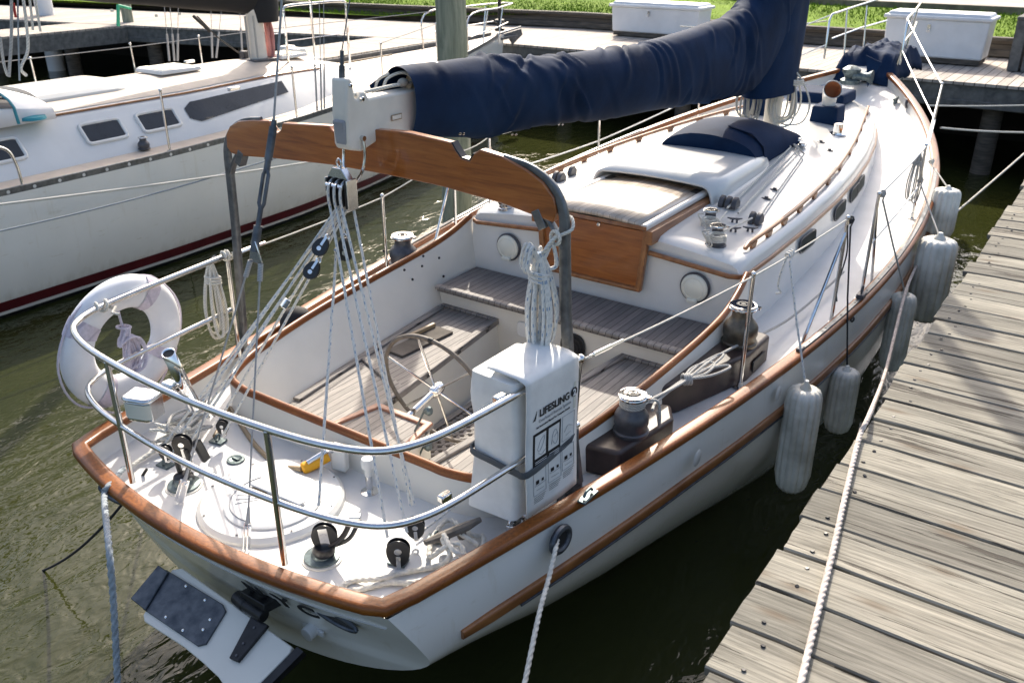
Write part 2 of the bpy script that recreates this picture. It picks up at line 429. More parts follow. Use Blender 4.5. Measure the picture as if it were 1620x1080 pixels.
# ================================================================== the setting
def build_setting():
    b = B(); b.grid([[(-220, -90, 0), (160, -90, 0)], [(-220, 17.0, 0), (160, 17.0, 0)]])
    obj('water', b, 'water', kind='structure')
    # mown bank behind the seawall, gently uneven, reaching the horizon
    b = B(); xs = [-260, -120, -60]+[-40+i*1.0 for i in range(61)]+[30, 60, 120, 260]; ys = [16.86, 17.2, 17.6, 18, 18.5, 19, 19.6, 20.3, 21, 22, 23.0]
    b.grid([[(x, y, 1.72+.02*math.sin(x*.9+y)+.03*math.sin(x*.31+y*.5)) for x in xs] for y in ys])
    obj('bank', b, 'grass', kind='structure')
    b = B(); b.grid([[(-260, 23.0, 1.78), (260, 23.0, 1.78)], [(-260, 28.5, 1.78), (260, 28.5, 1.78)]]); obj('path', b, 'path', kind='structure')
    b = B(); b.grid([[(-260, 28.5, 1.74), (260, 28.5, 1.74)], [(-260, 260, 1.74), (260, 260, 1.74)]]); obj('lawn', b, 'grass', kind='structure')
    b = B(); b.box((0, 22.95, 1.74), (300, .14, .22)); obj('kerb', b, 'kerb', bevel=.01, kind='structure')
    # grass blades
    b = B(); rnd = random.Random(3)
    for i in range(26000):
        x = rnd.uniform(-24, 5); y = 16.9+rnd.random()**1.3*6.0; hgt = rnd.uniform(.03, .10); a = rnd.uniform(0, 6.28); wd = rnd.uniform(.008, .02)
        p = V((x, y, 1.70)); s = V((math.cos(a)*wd, math.sin(a)*wd, 0)); tip = p+V((rnd.uniform(-.05, .05), rnd.uniform(-.05, .05), hgt))
        b.face([b.bm.verts.new(p-s), b.bm.verts.new(p+s), b.bm.verts.new(tip)])
    o = obj('grass', b, 'grass', kind='stuff'); o['label'] = 'bright green mown grass on the bank behind the long dock'; o['category'] = 'grass'
    # seawall: boards with cap and posts
    b = B(); b.box((-10, 16.83, .9), (120, .06, 1.62)); o = thing('seawall', 'dark weathered timber seawall between the long dock and the grass', 'seawall', (-8, 16.83, 0))
    obj('wall_boards', b, 'seawall_boards', o)
    b = B(); b.box((-10, 16.80, 1.74), (120, .2, .06)); obj('wall_cap', b, 'timber_dark', o, bevel=.008)
    b = B(); b.box((-10, 16.76, 1.50), (120, .09, .12)); obj('waler', b, 'timber_dark', o, bevel=.008)
build_setting()

def near_dock():
    root = thing('dock', 'weathered grey plank dock with nail heads in the right foreground', 'dock', (3.2, 4, 0))
    rnd = random.Random(11); b = B(); nails = []
    x0, x1 = 2.345, 4.6
    for k in range(-8, 55):
        y = .193+.2462*k; wd = .2462-rnd.choice((.005, .008, .010, .020))-.002
        e = rnd.uniform(-.02, .02); z = 1.42+rnd.uniform(-.003, .003); tl = rnd.uniform(-.004, .004)
        n = 14; rows = []
        cup = rnd.uniform(-.003, .004)
        w0 = [rnd.uniform(-.0025, .0025) for _ in range(n+1)]
        prof = lambda yy, i: [(-wd/2+w0[i]+.0, -.04), (-wd/2+w0[i], -.006), (-wd/2+w0[i]+.006, 0), (-wd/4, -cup), (0, -cup*1.4), (wd/4, -cup), (wd/2-w0[n-i]-.006, 0), (wd/2-w0[n-i], -.006), (wd/2-w0[n-i], -.04)]
        sk = rnd.uniform(-.004, .004)
        for i in range(n+1):
            x = x0+e+(x1-x0)*i/n
            dz = -.004 if i == 0 else 0
            rows.append([(x+(rnd.uniform(-.004, .004) if i == 0 else 0), y+wd/2+p[0]+sk*i/n, z+p[1]+tl*(i/n-.5)+dz*(p[1] > -.01)) for p in prof(y, i)])
        vr = b.grid(rows)
        b.face(vr[0]); b.face(list(reversed(vr[-1])))
        for xx in (x0+.10, x0+1.02, x0+1.95):
            for yy in (.045, wd-.05):
                if rnd.random() < .9:
                    q = V((xx+rnd.uniform(-.03, .03), y+yy+rnd.uniform(-.015, .015), z+.0005+tl*.2))
                    nails.append(q)
    obj('planks', b, 'dock_board', root, sharp=25)
    seen = lambda q: 0 if ((q-V(CAM['loc'])).dot(FW) > 0 and abs((q-V(CAM['loc'])).dot(RT)) < .6*(q-V(CAM['loc'])).dot(FW) and abs((q-V(CAM['loc'])).dot(UP)) < .4*(q-V(CAM['loc'])).dot(FW)) else 50
    nails.sort(key=lambda q: (q-V(CAM['loc'])).length+seen(q)); rest = B()
    for i, q in enumerate(nails):
        bb = B() if i < 100 else rest
        bb.lathe([(0, .0025), (.007, .0025), (.0095, -.001)], q, rot_to((rnd.uniform(-.3, .3), rnd.uniform(-.3, .3), 1)), 8)
        if i < 100: obj('nail', bb, 'black_metal', root)
    obj('nails', rest, 'black_metal', root, kind='stuff')
    b = B(); b.box((2.42, 5.3, 1.235), (.05, 15.6, .28)); b.box((3.35, 5.3, 1.235), (.05, 15.6, .27)); b.box((4.4, 5.3, 1.235), (.05, 15.6, .27)); obj('stringer', b, 'timber_grey', root)
    for y in (-1.2, 2.6, 6.3, 9.9):
        for x in (2.62, 4.3):
            b = B(); b.tube([(x, y, -1), (x, y, 1.3)], .13, 12); obj('pile', b, 'timber_dark', root)
near_dock()

def main_dock():
    root = thing('main_dock', 'long sunlit plank dock running along the seawall behind the boats', 'dock', (-6, 15, 0))
    b = B(); b.box((-9, 15.13, 1.395), (64, 3.3, .045)); obj('planks', b, 'main_dock_boards', root)
    b = B(); b.box((-9, 13.56, 1.20), (64, .10, .33)); b.box((-9, 13.50, 1.10), (64, .06, .1)); obj('fascia', b, 'timber_grey', root, bevel=.006)
    for i in range(18):
        b = B(); x = -30+i*2.6; b.tube([(x, 13.85, -1), (x, 13.85, 1.1)], .15, 12); obj('pile', b, 'timber_dark', root)
    b = B(); b.box((-10, 16.74, .18), (120, .05, 2.36)); obj('shade_sheet', b, 'under_dock_shade', root)  # added dark sheet, its colour stands for the shade below the planks
    # left-hand finger piers
    root = thing('finger_pier', 'narrow grey finger pier beyond the left sailboat', 'dock', (-18.0, 9, 0))
    b = B(); b.box((-18.1, 7.2, 1.389), (1.5, 8.5, .045)); obj('planks', b, 'finger_far_boards', root)
    b = B(); b.box((-17.38, 7.2, 1.19), (.08, 8.4, .34)); b.box((-18.8, 7.2, 1.19), (.08, 8.0, .34)); obj('fascia', b, 'timber_grey', root, bevel=.006)
    for y in (4.5, 7.5):
        b = B(); b.tube([(-17.6, y, -1), (-17.6, y, 1.1)], .14, 12); obj('pile', b, 'timber_dark', root)
    root = thing('finger_pier', 'finger pier hidden behind the bow of the left sailboat', 'dock', (-9.8, 12, 0))
    b = B(); b.box((-10.0, 11.3, 1.389), (1.5, 3.8, .045)); obj('planks', b, 'finger_far_boards', root)
    b = B(); b.box((-9.24, 11.45, 1.19), (.08, 3.9, .35)); b.box((-10.76, 11.45, 1.19), (.08, 3.9, .35)); b.box((-10, 9.5, 1.19), (1.44, .08, .35)); obj('fascia', b, 'timber_grey', root, bevel=.006)
main_dock()
def bend_left():
    """the long dock, its wall and the bank turn a little towards us on the left"""
    todo = []
    for o in bpy.data.objects:
        if o.type != 'MESH': continue
        r = o.parent or o
        if r.name.startswith(('main_dock', 'seawall', 'bank', 'grass', 'path', 'kerb', 'lawn')): todo.append(o)
    for o in todo:
        off = o.location if o.parent else V((0, 0, 0)); pb = V((0, 0, 0))
        bm = bmesh.new(); bm.from_mesh(o.data)
        if not o.name.startswith(('pile', 'grass')): bmesh.ops.bisect_plane(bm, geom=bm.verts[:]+bm.edges[:]+bm.faces[:], plane_co=(-8, 0, 0), plane_no=(1, 0, 0))
        for v in bm.verts:
            if v.co.x < -8:
                v.co.y -= .24*min(40, -8-v.co.x)
                if v.co.z > 1.5: v.co.z -= .16*min(1, (-8-v.co.x)/5)
        bm.to_mesh(o.data); bm.free()
bend_left()

def pilings():
    b = B(); rows = []
    n = 28
    for j in range(40):
        z = -1+j*.15; r = .165-.004*z
        rows.append([(-2.857+r*(1+.02*math.sin(3*a+z)+.012*math.sin(11*a+.6*z))*math.cos(a)+.02*math.sin(z), 5.495+r*(1+.02*math.sin(3*a+z)+.012*math.sin(11*a+.6*z))*math.sin(a), z) for a in [2*math.pi*i/n for i in range(n)]])
    b.grid(rows, closed=True)
    obj('piling', b, 'piling_wood', label='tall greenish timber piling standing in the water between the two sailboats', cat='piling')
    b = B(); p = at(72, 24, z=1.42); b.tube([(p.x, p.y, -1), (p.x, p.y, 4)], .22, 16); b.lathe([(.24, 0), (.26, .1), (.2, .3)], (p.x, p.y, 4), None, 16)
    obj('piling', b, 'pale_blue_box', label='pale grey wrapped piling at the far dock, top left', cat='piling')
    p = at(203, 35, z=1.42); b = B(); b.tube([(p.x, p.y, 1.40), (p.x, p.y, 2.6)], .13, 12)
    obj('piling', b, 'piling_wood', label='short stump of piling at the dock corner under the black sail cover', cat='piling')
    p = at(399, 42, z=1.42); b = B(); b.tube([(p.x, p.y, 1.40), (p.x, p.y, 4.5)], .22, 14)
    t = at(1152, 22, z=1.42); b = B(); b.box((t.x, 16.65, 1.72), (.15, .15, .75)); obj('wooden_post', b, 'timber_dark', bevel=.008, label='short wooden post beside the left dock box', cat='post')
    b = B()
    for k in range(5): b.tube(circ((t.x-.32, 16.7, 1.78-.03*k), .2+.01*k, (.1, 1, .1), 20, sx=.7), .014, 6, closed=True)
    obj('garden_hose', b, 'green_line', label='dark green hose coil hanging by the left dock box', cat='hose')
pilings()

def dock_box(x0, x1, y, h, label, matn):
    root = thing('dock_box', label, 'dock box', ((x0+x1)/2, y+.35, 1.42), 'white dock boxes on the long dock')
    cx = (x0+x1)/2; L = x1-x0
    b = B(); vs = []
    b.box((cx, y+.35, 1.44+.05), (L-.1, .6, .10)); obj('base', b, 'timber_dark', root)
    b = B(); b.box((cx, y+.35, 1.52+h/2), (L*.97, .66, h), Matrix.Rotation(0, 3, 'Z'), taper=1.03); obj('box_body', b, matn, root, bevel=.03, seg=3)
    b = B(); b.box((cx, y+.35, 1.545+h), (L*1.05, .76, .06)); b.box((cx, y+.35, 1.595+h), (L*1.0, .68, .06), taper=.95); obj('lid', b, matn, root, bevel=.02, seg=3)
    b = B(); b.box((cx-.1, y-.02, 1.5+h*.82), (.05, .02, .10)); b.tube(circ((cx-.1, y-.035, 1.5+h*.74), .022, (0, 1, 0), 12), .006, 6, closed=True); obj('hasp', b, 'stainless', root)
dock_box(-6.72, -4.72, 15.85, .50, 'long white dock box on the main dock, left one, above the sail cover', 'pale_blue_box')
dock_box(-.95, .70, 15.25, .62, 'white dock box right of the bow pulpit, beside the wooden crate', 'pale_blue_box')
def slat_crate():
    root = thing('slatted_bin', 'dark slatted timber bin at the top right edge of the dock', 'bin', (1.7, 15.4, 1.42))
    b = B(); b.box((1.75, 15.5, 2.24), (1.3, .95, .05)); obj('lid', b, 'timber_grey', root, bevel=.01)
    for i in range(7):
        b = B(); b.box((1.2+i*.19, 15.05, 1.82), (.15, .03, .78)); obj('slat', b, 'timber_grey', root, bevel=.004)
    for i in range(5):
        b = B(); b.box((1.12, 15.15+i*.19, 1.82), (.03, .15, .78)); obj('slat', b, 'timber_grey', root, bevel=.004)
    b = B(); b.box((1.77, 15.52, 1.8), (1.2, .85, .7)); obj('frame', b, 'timber_dark', root)
slat_crate()
# ================================================================== the main sailboat
LH = 11.0
def sheer(y):
    s = max(0, min(1, y/LH))
    return (1.107*(1-s)**3+3*1.904*s*(1-s)**2+3*2.603*s*s*(1-s), 1.130*(1-s)**2+2*.9885*s*(1-s)+1.951*s*s)
def zbot(y): return interp([(0, .56), (.4, .39), (.66, .25), (1.0, .07), (1.5, -.1), (2.7, -.42), (4, -.9), (6, -1.2), (9, -1.1), (10.3, -.5), (11.2, .6)], y)
BOW = .16       # how far the taffrail bows aft in the middle
def tr_off(x, z): return (1.13-z)*.5-BOW*(1-min(1, abs(x)/1.10)**2)
def hull_pt(y, t):
    """half section: t 0 at the sheer .. 1 at the keel line"""
    Bm, zs = sheer(y); zb = zbot(y); z0 = zs-.30
    Bw = Bm*(1+.035*max(0, 1-y/2.0))
    if t < .3:
        k = t/.3; z = lerp(zs-.03, z0, k); x = lerp(Bm-.012, Bw, math.sin(k*math.pi/2))
    else:
        a = (t-.3)/.7*math.pi/2; z = z0-(z0-zb)*math.sin(a)
        pw = interp([(0, 1), (5, 1), (8, 1.35), (11, 2.2)], y)
        x = Bw*max(0, math.cos(a))**pw
    return x, z
boat = thing('sailboat', 'white cutter sailboat with varnished teak rails, moored stern-first along the plank dock', 'sailboat', (0, 5, 0))
def hull():
    ys = [0, .12, .25, .4, .6, .85, 1.15, 1.5, 2, 2.5, 3, 3.6, 4.3, 5, 5.8, 6.6, 7.4, 8.2, 8.9, 9.5, 10, 10.4, 10.7, 10.92, 11.05]
    ts = [0, .1, .2, .3]+[.3+.7*i/16 for i in range(1, 17)]
    b = B(); rows = []
    for y in ys:
        row = []
        for sgn in (1, -1):
            tt = ts if sgn == 1 else list(reversed(ts))[1:]
            for t in tt:
                x, z = hull_pt(y, t)
                if y > 10.9: x = min(x, .02)
                off = tr_off(x, z)*max(0, 1-y/1.6) if y < 1.6 else 0
                # sections are taken where the raked transom really is
                if y < 1.6:
                    x2, z2 = hull_pt(y+max(0, (1.13-z)*.5)*(1-y/1.6), t); x, z = x2, z2
                row.append((sgn*x, y+off+(.25*(z-1.2)*max(0, (y-9.5)/1.5) if y > 9.5 else 0), z))
        rows.append(row)
    vr = b.grid(rows)
    obj('hull', b, 'gelcoat_hull', boat, sharp=60)
    # transom panel, in rows between the two sides of the first section, bulging aft
    h = len(ts); r0 = rows[0]; R = [r0[i] for i in range(h)]
    b = B(); tr = []
    for i in range(h-1):
        x, y, z = R[i]; row = []
        for k in range(17):
            u = -1+k/8; xx = x*u; bulge = (BOW*(1-min(1, abs(xx)/1.10)**2)-BOW*(1-min(1, abs(x)/1.10)**2))
            row.append((xx, y-bulge, z))
        tr.append(row)
    b.grid(tr); obj('transom', b, 'gelcoat_hull', boat, sharp=60)
    # antifouling band below the waterline
    b = B(); rows = []
    for y in [.9, 1.2, 1.6, 2.2, 3, 4, 5, 6, 7, 8, 9, 10]:
        row = []
        for i in range(13):
            x, z = hull_pt(y, .3+.7*i/12)
            if z < .07: row.append((x+.006, y, z-.002))
        while len(row) < 13: row.insert(0, None)
        pts = [p for p in row if p]; 
        if len(pts) < 2: continue
        # resample
        rr = []
        for i in range(8):
            f = i/7*(len(pts)-1); a = int(f); c = min(a+1, len(pts)-1); rr.append(V(pts[a]).lerp(V(pts[c]), f-a))
        rows.append(rr)
    b.grid(rows); obj('bottom_paint', b, 'antifoul', boat)
hull()
def rail_path(inset=.035, dz=0, n=70, y1=10.95):
    P = []
    ys = [y1*(1-(1-i/n)**1) for i in range(n+1)]
    S = [V((max(.0, sheer(y)[0]-inset), y, sheer(y)[1]+dz)) for y in ys]
    T = [V((x, -BOW*(1-(x/1.107)**2)+inset*.9, sheer(0)[1]+dz)) for x in [1.04-.08*i for i in range(1, 26)]]
    S[0] = V((1.085-inset*.6, .03, sheer(0)[1]+dz))
    port = [V((-p.x, p.y, p.z)) for p in S]; 
    return list(reversed(port))+[V((-t.x, t.y, t.z)) for t in T if t.x > 0.001][::1]*0+[V((x, -BOW*(1-(x/1.107)**2)+inset*.9, sheer(0)[1]+dz)) for x in [-1.0+.08*i for i in range(26)]]+S
def rprof(w, h, r=.3, n=3):
    """rounded rectangle profile"""
    out = []; rr = min(w, h)*r
    for cx, cy, a0 in ((w/2-rr, h/2-rr, 0), (-w/2+rr, h/2-rr, 90), (-w/2+rr, -h/2+rr, 180), (w/2-rr, -h/2+rr, 270)):
        for i in range(n+1): a = math.radians(a0+90*i/n); out.append((cx+rr*math.cos(a), cy+rr*math.sin(a)))
    return out
b = B(); b.sweep(rail_path(), rprof(.088, .052, .42, 4), up=(0, 0, 1)); obj('cap_rail', b, 'teak_varnish', boat, sharp=60)
def bulwark_deck():
    b = B()
    for s in (1, -1):
        rows = []
        for i in range(60):
            y = i/59*10.6; x, z = sheer(y); x = max(.02, x-.055); yy = y+.05*max(0, 1-y/.3)
            rows.append([(s*x, yy, z-.01), (s*(x-.012), yy, z-.11), (s*(x-.03), yy, z-.128)])
        b.grid(rows)
    rows = []
    for i in range(27):
        x = -1.04+.08*i; y = -BOW*(1-(x/1.107)**2)+.06; rows.append([(x, y, 1.12), (x, y+.012, 1.02), (x, y+.03, 1.0)])
    b.grid(rows); obj('bulwark', b, 'gelcoat', boat)
    def dz(y): return sheer(y)[1]-.125
    def crown(x, y): return .02*(1-(x/max(.3, sheer(y)[0]))**2)
    b = B()
    # aft deck
    rows = []
    for j in range(12):
        row = []
        for i in range(25):
            u = -1+i/12; ya = j/11
            x = u*1.06; y0 = -BOW*(1-(x/1.107)**2)+.05; y = lerp(y0, .86, ya); xm = sheer(max(0, y))[0]-.06; x = u*xm
            row.append((x, y, dz(max(y, 0))+crown(x, max(y, 0))*.6))
        rows.append(row)
    b.grid(rows)
    for s in (1, -1):   # side decks beside the cockpit
        rows = []
        for j in range(24):
            y = .86+(3.75-.86)*j/23; xm = sheer(y)[0]-.06; xi = coam_x(y)-.02
            rows.append([(s*lerp(xi, xm, i/5), y, dz(y)+crown(lerp(xi, xm, i/5), y)*.6) for i in range(6)])
        b.grid(rows)
    rows = []
    for j in range(50):
        y = 3.74+(10.75-3.74)*j/49; xm = max(.01, sheer(y)[0]-.06); rows.append([(xm*(-1+i/10), y, dz(y)+crown(xm*(-1+i/10), y)*.6) for i in range(21)])
    b.grid(rows)
    obj('deck', b, 'nonskid', boat)
COAM = [(.86, .80, 1.20), (.90, .90, 1.20), (1.0, .975, 1.205), (1.2, 1.05, 1.215), (1.6, 1.12, 1.24), (2.0, 1.16, 1.265), (2.4, 1.185, 1.29), (2.8, 1.2, 1.315), (3.1, 1.2, 1.345), (3.35, 1.185, 1.40), (3.55, 1.165, 1.475)]
def coam_x(y): return interp([(a, c) for a, c, d in COAM], y)
def coam_z(y): return interp([(a, d) for a, c, d in COAM], y)
bulwark_deck()
CP = [V((x, y, z)) for y, x, z in COAM]
cp = [V((.60, .852, 1.2)), V((.74, .853, 1.2))]+CP[1:]
PATH = cr([V((-p.x, p.y, p.z)) for p in reversed(cp)]+[V((-.3, .85, 1.2)), V((0, .85, 1.2)), V((.3, .85, 1.2))]+cp, 5)
def cockpit():
    b = B(); b.sweep(PATH, rprof(.042, .05, .5, 4), up=(0, 0, 1)); obj('coaming_cap', b, 'teak_varnish', boat, sharp=70)
    # coaming walls: outside down to the deck, inside down to the seats
    rows = []
    for p in PATH:
        y = p.y; inn = (V((0, 2.0, p.z))-p); inn.z = 0; inn.normalize()
        if abs(p.x) > 1.0: inn = V((-1 if p.x > 0 else 1, 0, 0))
        zd = sheer(y)[1]-.13
        lo = V((p.x, y, .88)); 
        tx = interp([(.85, .80), (1.3, .86), (2, .95), (3, 1.06), (3.6, 1.08)], y)
        lox = max(-tx, min(tx, p.x)); loy = max(y, .93)
        rows.append([p-inn*.03+V((0, 0, -.2 if zd > p.z-.2 else zd-p.z)), p-inn*.018+V((0, 0, -.02)), p+V((0, 0, -.005)), p+inn*.016+V((0, 0, -.02)), V((lerp(p.x, lox, .35), lerp(y, loy, .35), lerp(p.z, .88, .4))), V((lox, loy, .86))])
    b = B(); b.grid(rows); obj('coaming', b, 'gelcoat_cream', boat, sharp=50)
    # little bungs in the coaming wall
    b = B()
    for px, py in [(607, 397), (640, 427), (670, 405), (668, 421), (541, 505), (485, 546), (514, 527), (488, 568), (490, 565), (653, 442), (695, 408), (702, 437), (627, 480)]:
        q = at(px, py, x=-1.12); b = B(); b.lathe([(0, .004), (.009, .003), (.011, -.004)], q, rot_to((1, 0, .15)), 8)
        obj('screw_plug', b, 'black_plastic', boat)
    # well
    b = B()
    fz = .44
    b.grid([[(-.60, .95, fz), (.60, .95, fz)], [(-.60, 3.08, fz), (.60, 3.08, fz)]]); obj('cockpit_sole', b, 'gelcoat_cream', boat)
    for s in (-1, 1):
        n = 12; rows = []; 
        inn = lambda y: interp([(.95, .27), (1.65, .36), (3.05, .54)], y)
        rows = [[(s*inn(y), y, .875), (s*(inn(y)-.02), y, fz-.02)] for y in [.95+2.12*i/n for i in range(n+1)]]
        b = B(); b.grid(rows); obj('seat_front', b, 'gelcoat_cream', boat)
        out = lambda y: interp([(.95, .80), (1.3, .86), (2, .95), (3.05, 1.06)], y)
        b = B(); rows = []
        for i in range(n+1):
            y = .93+2.13*i/n; rows.append([(s*(inn(y)-.015), y, .865), (s*(inn(y)-.015), y, .895), (s*out(y), y, .895), (s*out(y), y, .865)])
        vr = b.grid(rows, closed=True); b.face(vr[0]); b.face(vr[-1]); seat = obj('seat', b, 'seat_x', boat, bevel=.005)
        b = B(); fr = rprof(.055, .02, .3, 2)
        b.sweep([(s*(inn(.98)+.01), .98, .905), (s*(inn(1.65)+.01), 1.65, .905), (s*(inn(3.03)+.01), 3.03, .905)], fr, up=(0, 0, 1))
        b.sweep([(s*(inn(3.03)-.015), 3.035, .9055), (s*(out(3.03)), 3.035, .9055)], fr, up=(0, 0, 1))
        b.sweep([(s*(out(2.98)-.02), 2.98, .9045), (s*(out(2)-.02), 2, .9045), (s*(out(1.3)-.02), 1.3, .9045)], fr, up=(0, 0, 1))
        b.sweep([(s*(inn(1.75)+.03), 1.78, .9035), (s*(out(1.9)-.03), 1.98, .9035)], fr, up=(0, 0, 1))
        obj('seat_frame', b, 'seat_x', seat, bevel=.003)
        if s < 0:
            p = at(665, 540, z=.905); b = B(); b.box(p, (.16, .52, .02), Matrix.Rotation(math.radians(-4), 3, 'Z')); rr = obj('locker_recess', b, 'timber_dark', seat, bevel=.004)
            b = B(); b.box(at(668, 522, z=.93), (.03, .26, .03), Matrix.Rotation(math.radians(-4), 3, 'Z')); obj('locker_handle', b, 'hose', seat, bevel=.006)
    # bridge deck
    b = B(); rows = [(-1.07, 2.98), (-1.09, 3.52), (1.09, 3.52), (1.07, 2.98)]
    b.prism([(x, y, 1.03) for x, y in rows], (0, 0, .035)); bd = obj('bridge_deck', b, 'bridge_x', boat, bevel=.006)
    b = B(); b.sweep([(-1.065, 2.985, 1.07), (1.065, 2.985, 1.07)], rprof(.06, .03, .4, 3), up=(0, 0, 1)); obj('bridge_nosing', b, 'seat_x', bd)
    b = B(); b.prism([(-1.08, 3.03, 1.03), (1.08, 3.03, 1.03), (1.06, 3.07, fz-.02), (-1.06, 3.07, fz-.02)], (0, .03, 0)); obj('bridge_front', b, 'gelcoat_cream', boat)
    p = at(907, 553, y=3.03); R = rot_to((0, -1, 0))
    b = B(); b.prism([p+V((x*.10, 0, z*.13)) for x, z in rprof(2, 2, .35, 5)], (0, -.02, 0)); e = obj('engine_panel', b, 'black_plastic', boat, bevel=.005)
    b = B()
    for r in (.075, .05): b.tube([p+V((x*r, -.022, z*r*1.3)) for x, z in rprof(2, 2, .35, 5)], .006, 6, closed=True)
    obj('panel_ring', b, 'rubber', e)
    p = at(832, 522, y=3.03); b = B(); b.prism([p+V((x*.075, 0, z*.06)) for x, z in rprof(2, 2, .25, 4)], (0, -.012, 0)); obj('hatch_plate', b, 'gelcoat', boat, bevel=.004)
    # back wall under aft coaming
    b = B(); b.prism([(-.8, .90, .9), (.8, .90, .9), (.6, .94, fz-.02), (-.6, .94, fz-.02)], (0, .03, 0)); obj('aft_bulkhead', b, 'gelcoat_cream', boat)
    # teak grating on the sole
    b = B(); gx0, gx1, gy0, gy1 = -.34, .34, 1.62, 2.96; g = .055
    for i in range(-26, 27):
        for s in (1, -1):
            # diagonal laths clipped to the rectangle
            c = i*g*1.41; pts = []
            for t in (-2, 2): pts.append((0+t, 2.29+c+s*t))
            (ax, ay), (bx, by) = pts
            t0, t1 = 0, 1
            dx, dy = bx-ax, by-ay
            for pmin, pmax, a0, dd in ((gx0, gx1, ax, dx), (gy0, gy1, ay, dy)):
                u, v = (pmin-a0)/dd, (pmax-a0)/dd; t0 = max(t0, min(u, v)); t1 = min(t1, max(u, v))
            if t1 > t0+.005:
                zz = fz+.03+(.003 if s > 0 else 0)
                b.sweep([(ax+dx*t0, ay+dy*t0, zz), (ax+dx*t1, ay+dy*t1, zz)], rprof(.03, .022, .2, 1), up=(0, 0, 1))
    obj('grating', b, 'seat_x', boat)
    b = B(); q = [(gx0-.03, gy0-.03), (gx1+.03, gy0-.03), (gx1+.03, gy1+.03), (gx0-.03, gy1+.03)]
    b.sweep([(x, y, fz+.032) for x, y in q], rprof(.06, .04, .2, 1), closed=True, up=(0, 0, 1))
    b.box((0, 1.33, fz+.02), (.72, .52, .03)); obj('grating_frame', b, 'seat_x', boat)
    # steering gear box with teak lid
    b = B(); b.prism([(-.20, 1.36, fz), (.20, 1.36, fz), (.28, .93, fz), (-.28, .93, fz)], (0, 0, .57)); hb = obj('steering_box', b, 'gelcoat_cream', boat, bevel=.012)
    b = B(); b.prism([(-.21, 1.38, 1.015), (.21, 1.38, 1.015), (.30, .92, 1.015), (-.30, .92, 1.015)], (0, 0, .022)); ld = obj('helm_seat', b, 'seat_x', boat, bevel=.004)
    b = B(); b.sweep([(-.19, 1.355, 1.04), (.19, 1.355, 1.04), (.27, .95, 1.04), (-.27, .95, 1.04)], rprof(.055, .026, .3, 2), closed=True, up=(0, 0, 1)); obj('helm_seat_frame', b, 'teak_dull', ld)
    for px, py in ((671, 650), (670, 706)):
        p = at(px, py, x=.24); b = B(); b.lathe([(0, .045), (.02, .044), (.028, .03), (.02, .012), (.012, 0)], p, rot_to((1, .3, .2)), 14); b.tube([p, p+V((-.05, -.03, -.13))], .006, 6); obj('control_knob', b, 'bronze_patina', hb)
cockpit()
def wheel():
    c = V((0, 1.66, 1.07)); n = V((0, 1, .22)).normalized(); r = .385
    root = V
    b = B(); b.tube(circ(c, r, n, 56), .0135, 10, closed=True); wr = obj('steering_wheel', b, 'leather', boat)
    b = B()
    for i in range(12): pass
    R = rot_to(n)
    for i in range(6):
        a = math.radians(22+60*i); d = R @ V((math.cos(a), math.sin(a), 0)); b.tube([c+d*.03, c+d*r], .0075, 8)
    obj('wheel_spokes', b, 'stainless', wr)
    b = B(); b.lathe([(0, .05), (.03, .048), (.036, .03), (.038, -.03), (.03, -.04), (.02, -.045), (.018, -.34), (.03, -.35), (.03, -.4)], c, R, 20); obj('wheel_hub', b, 'chrome', wr)
    b = B(); b.tube(circ(c, r, n, 4, math.radians(95), math.radians(99)), .016, 10); obj('king_spoke_knot', b, 'rubber', wr)
wheel()
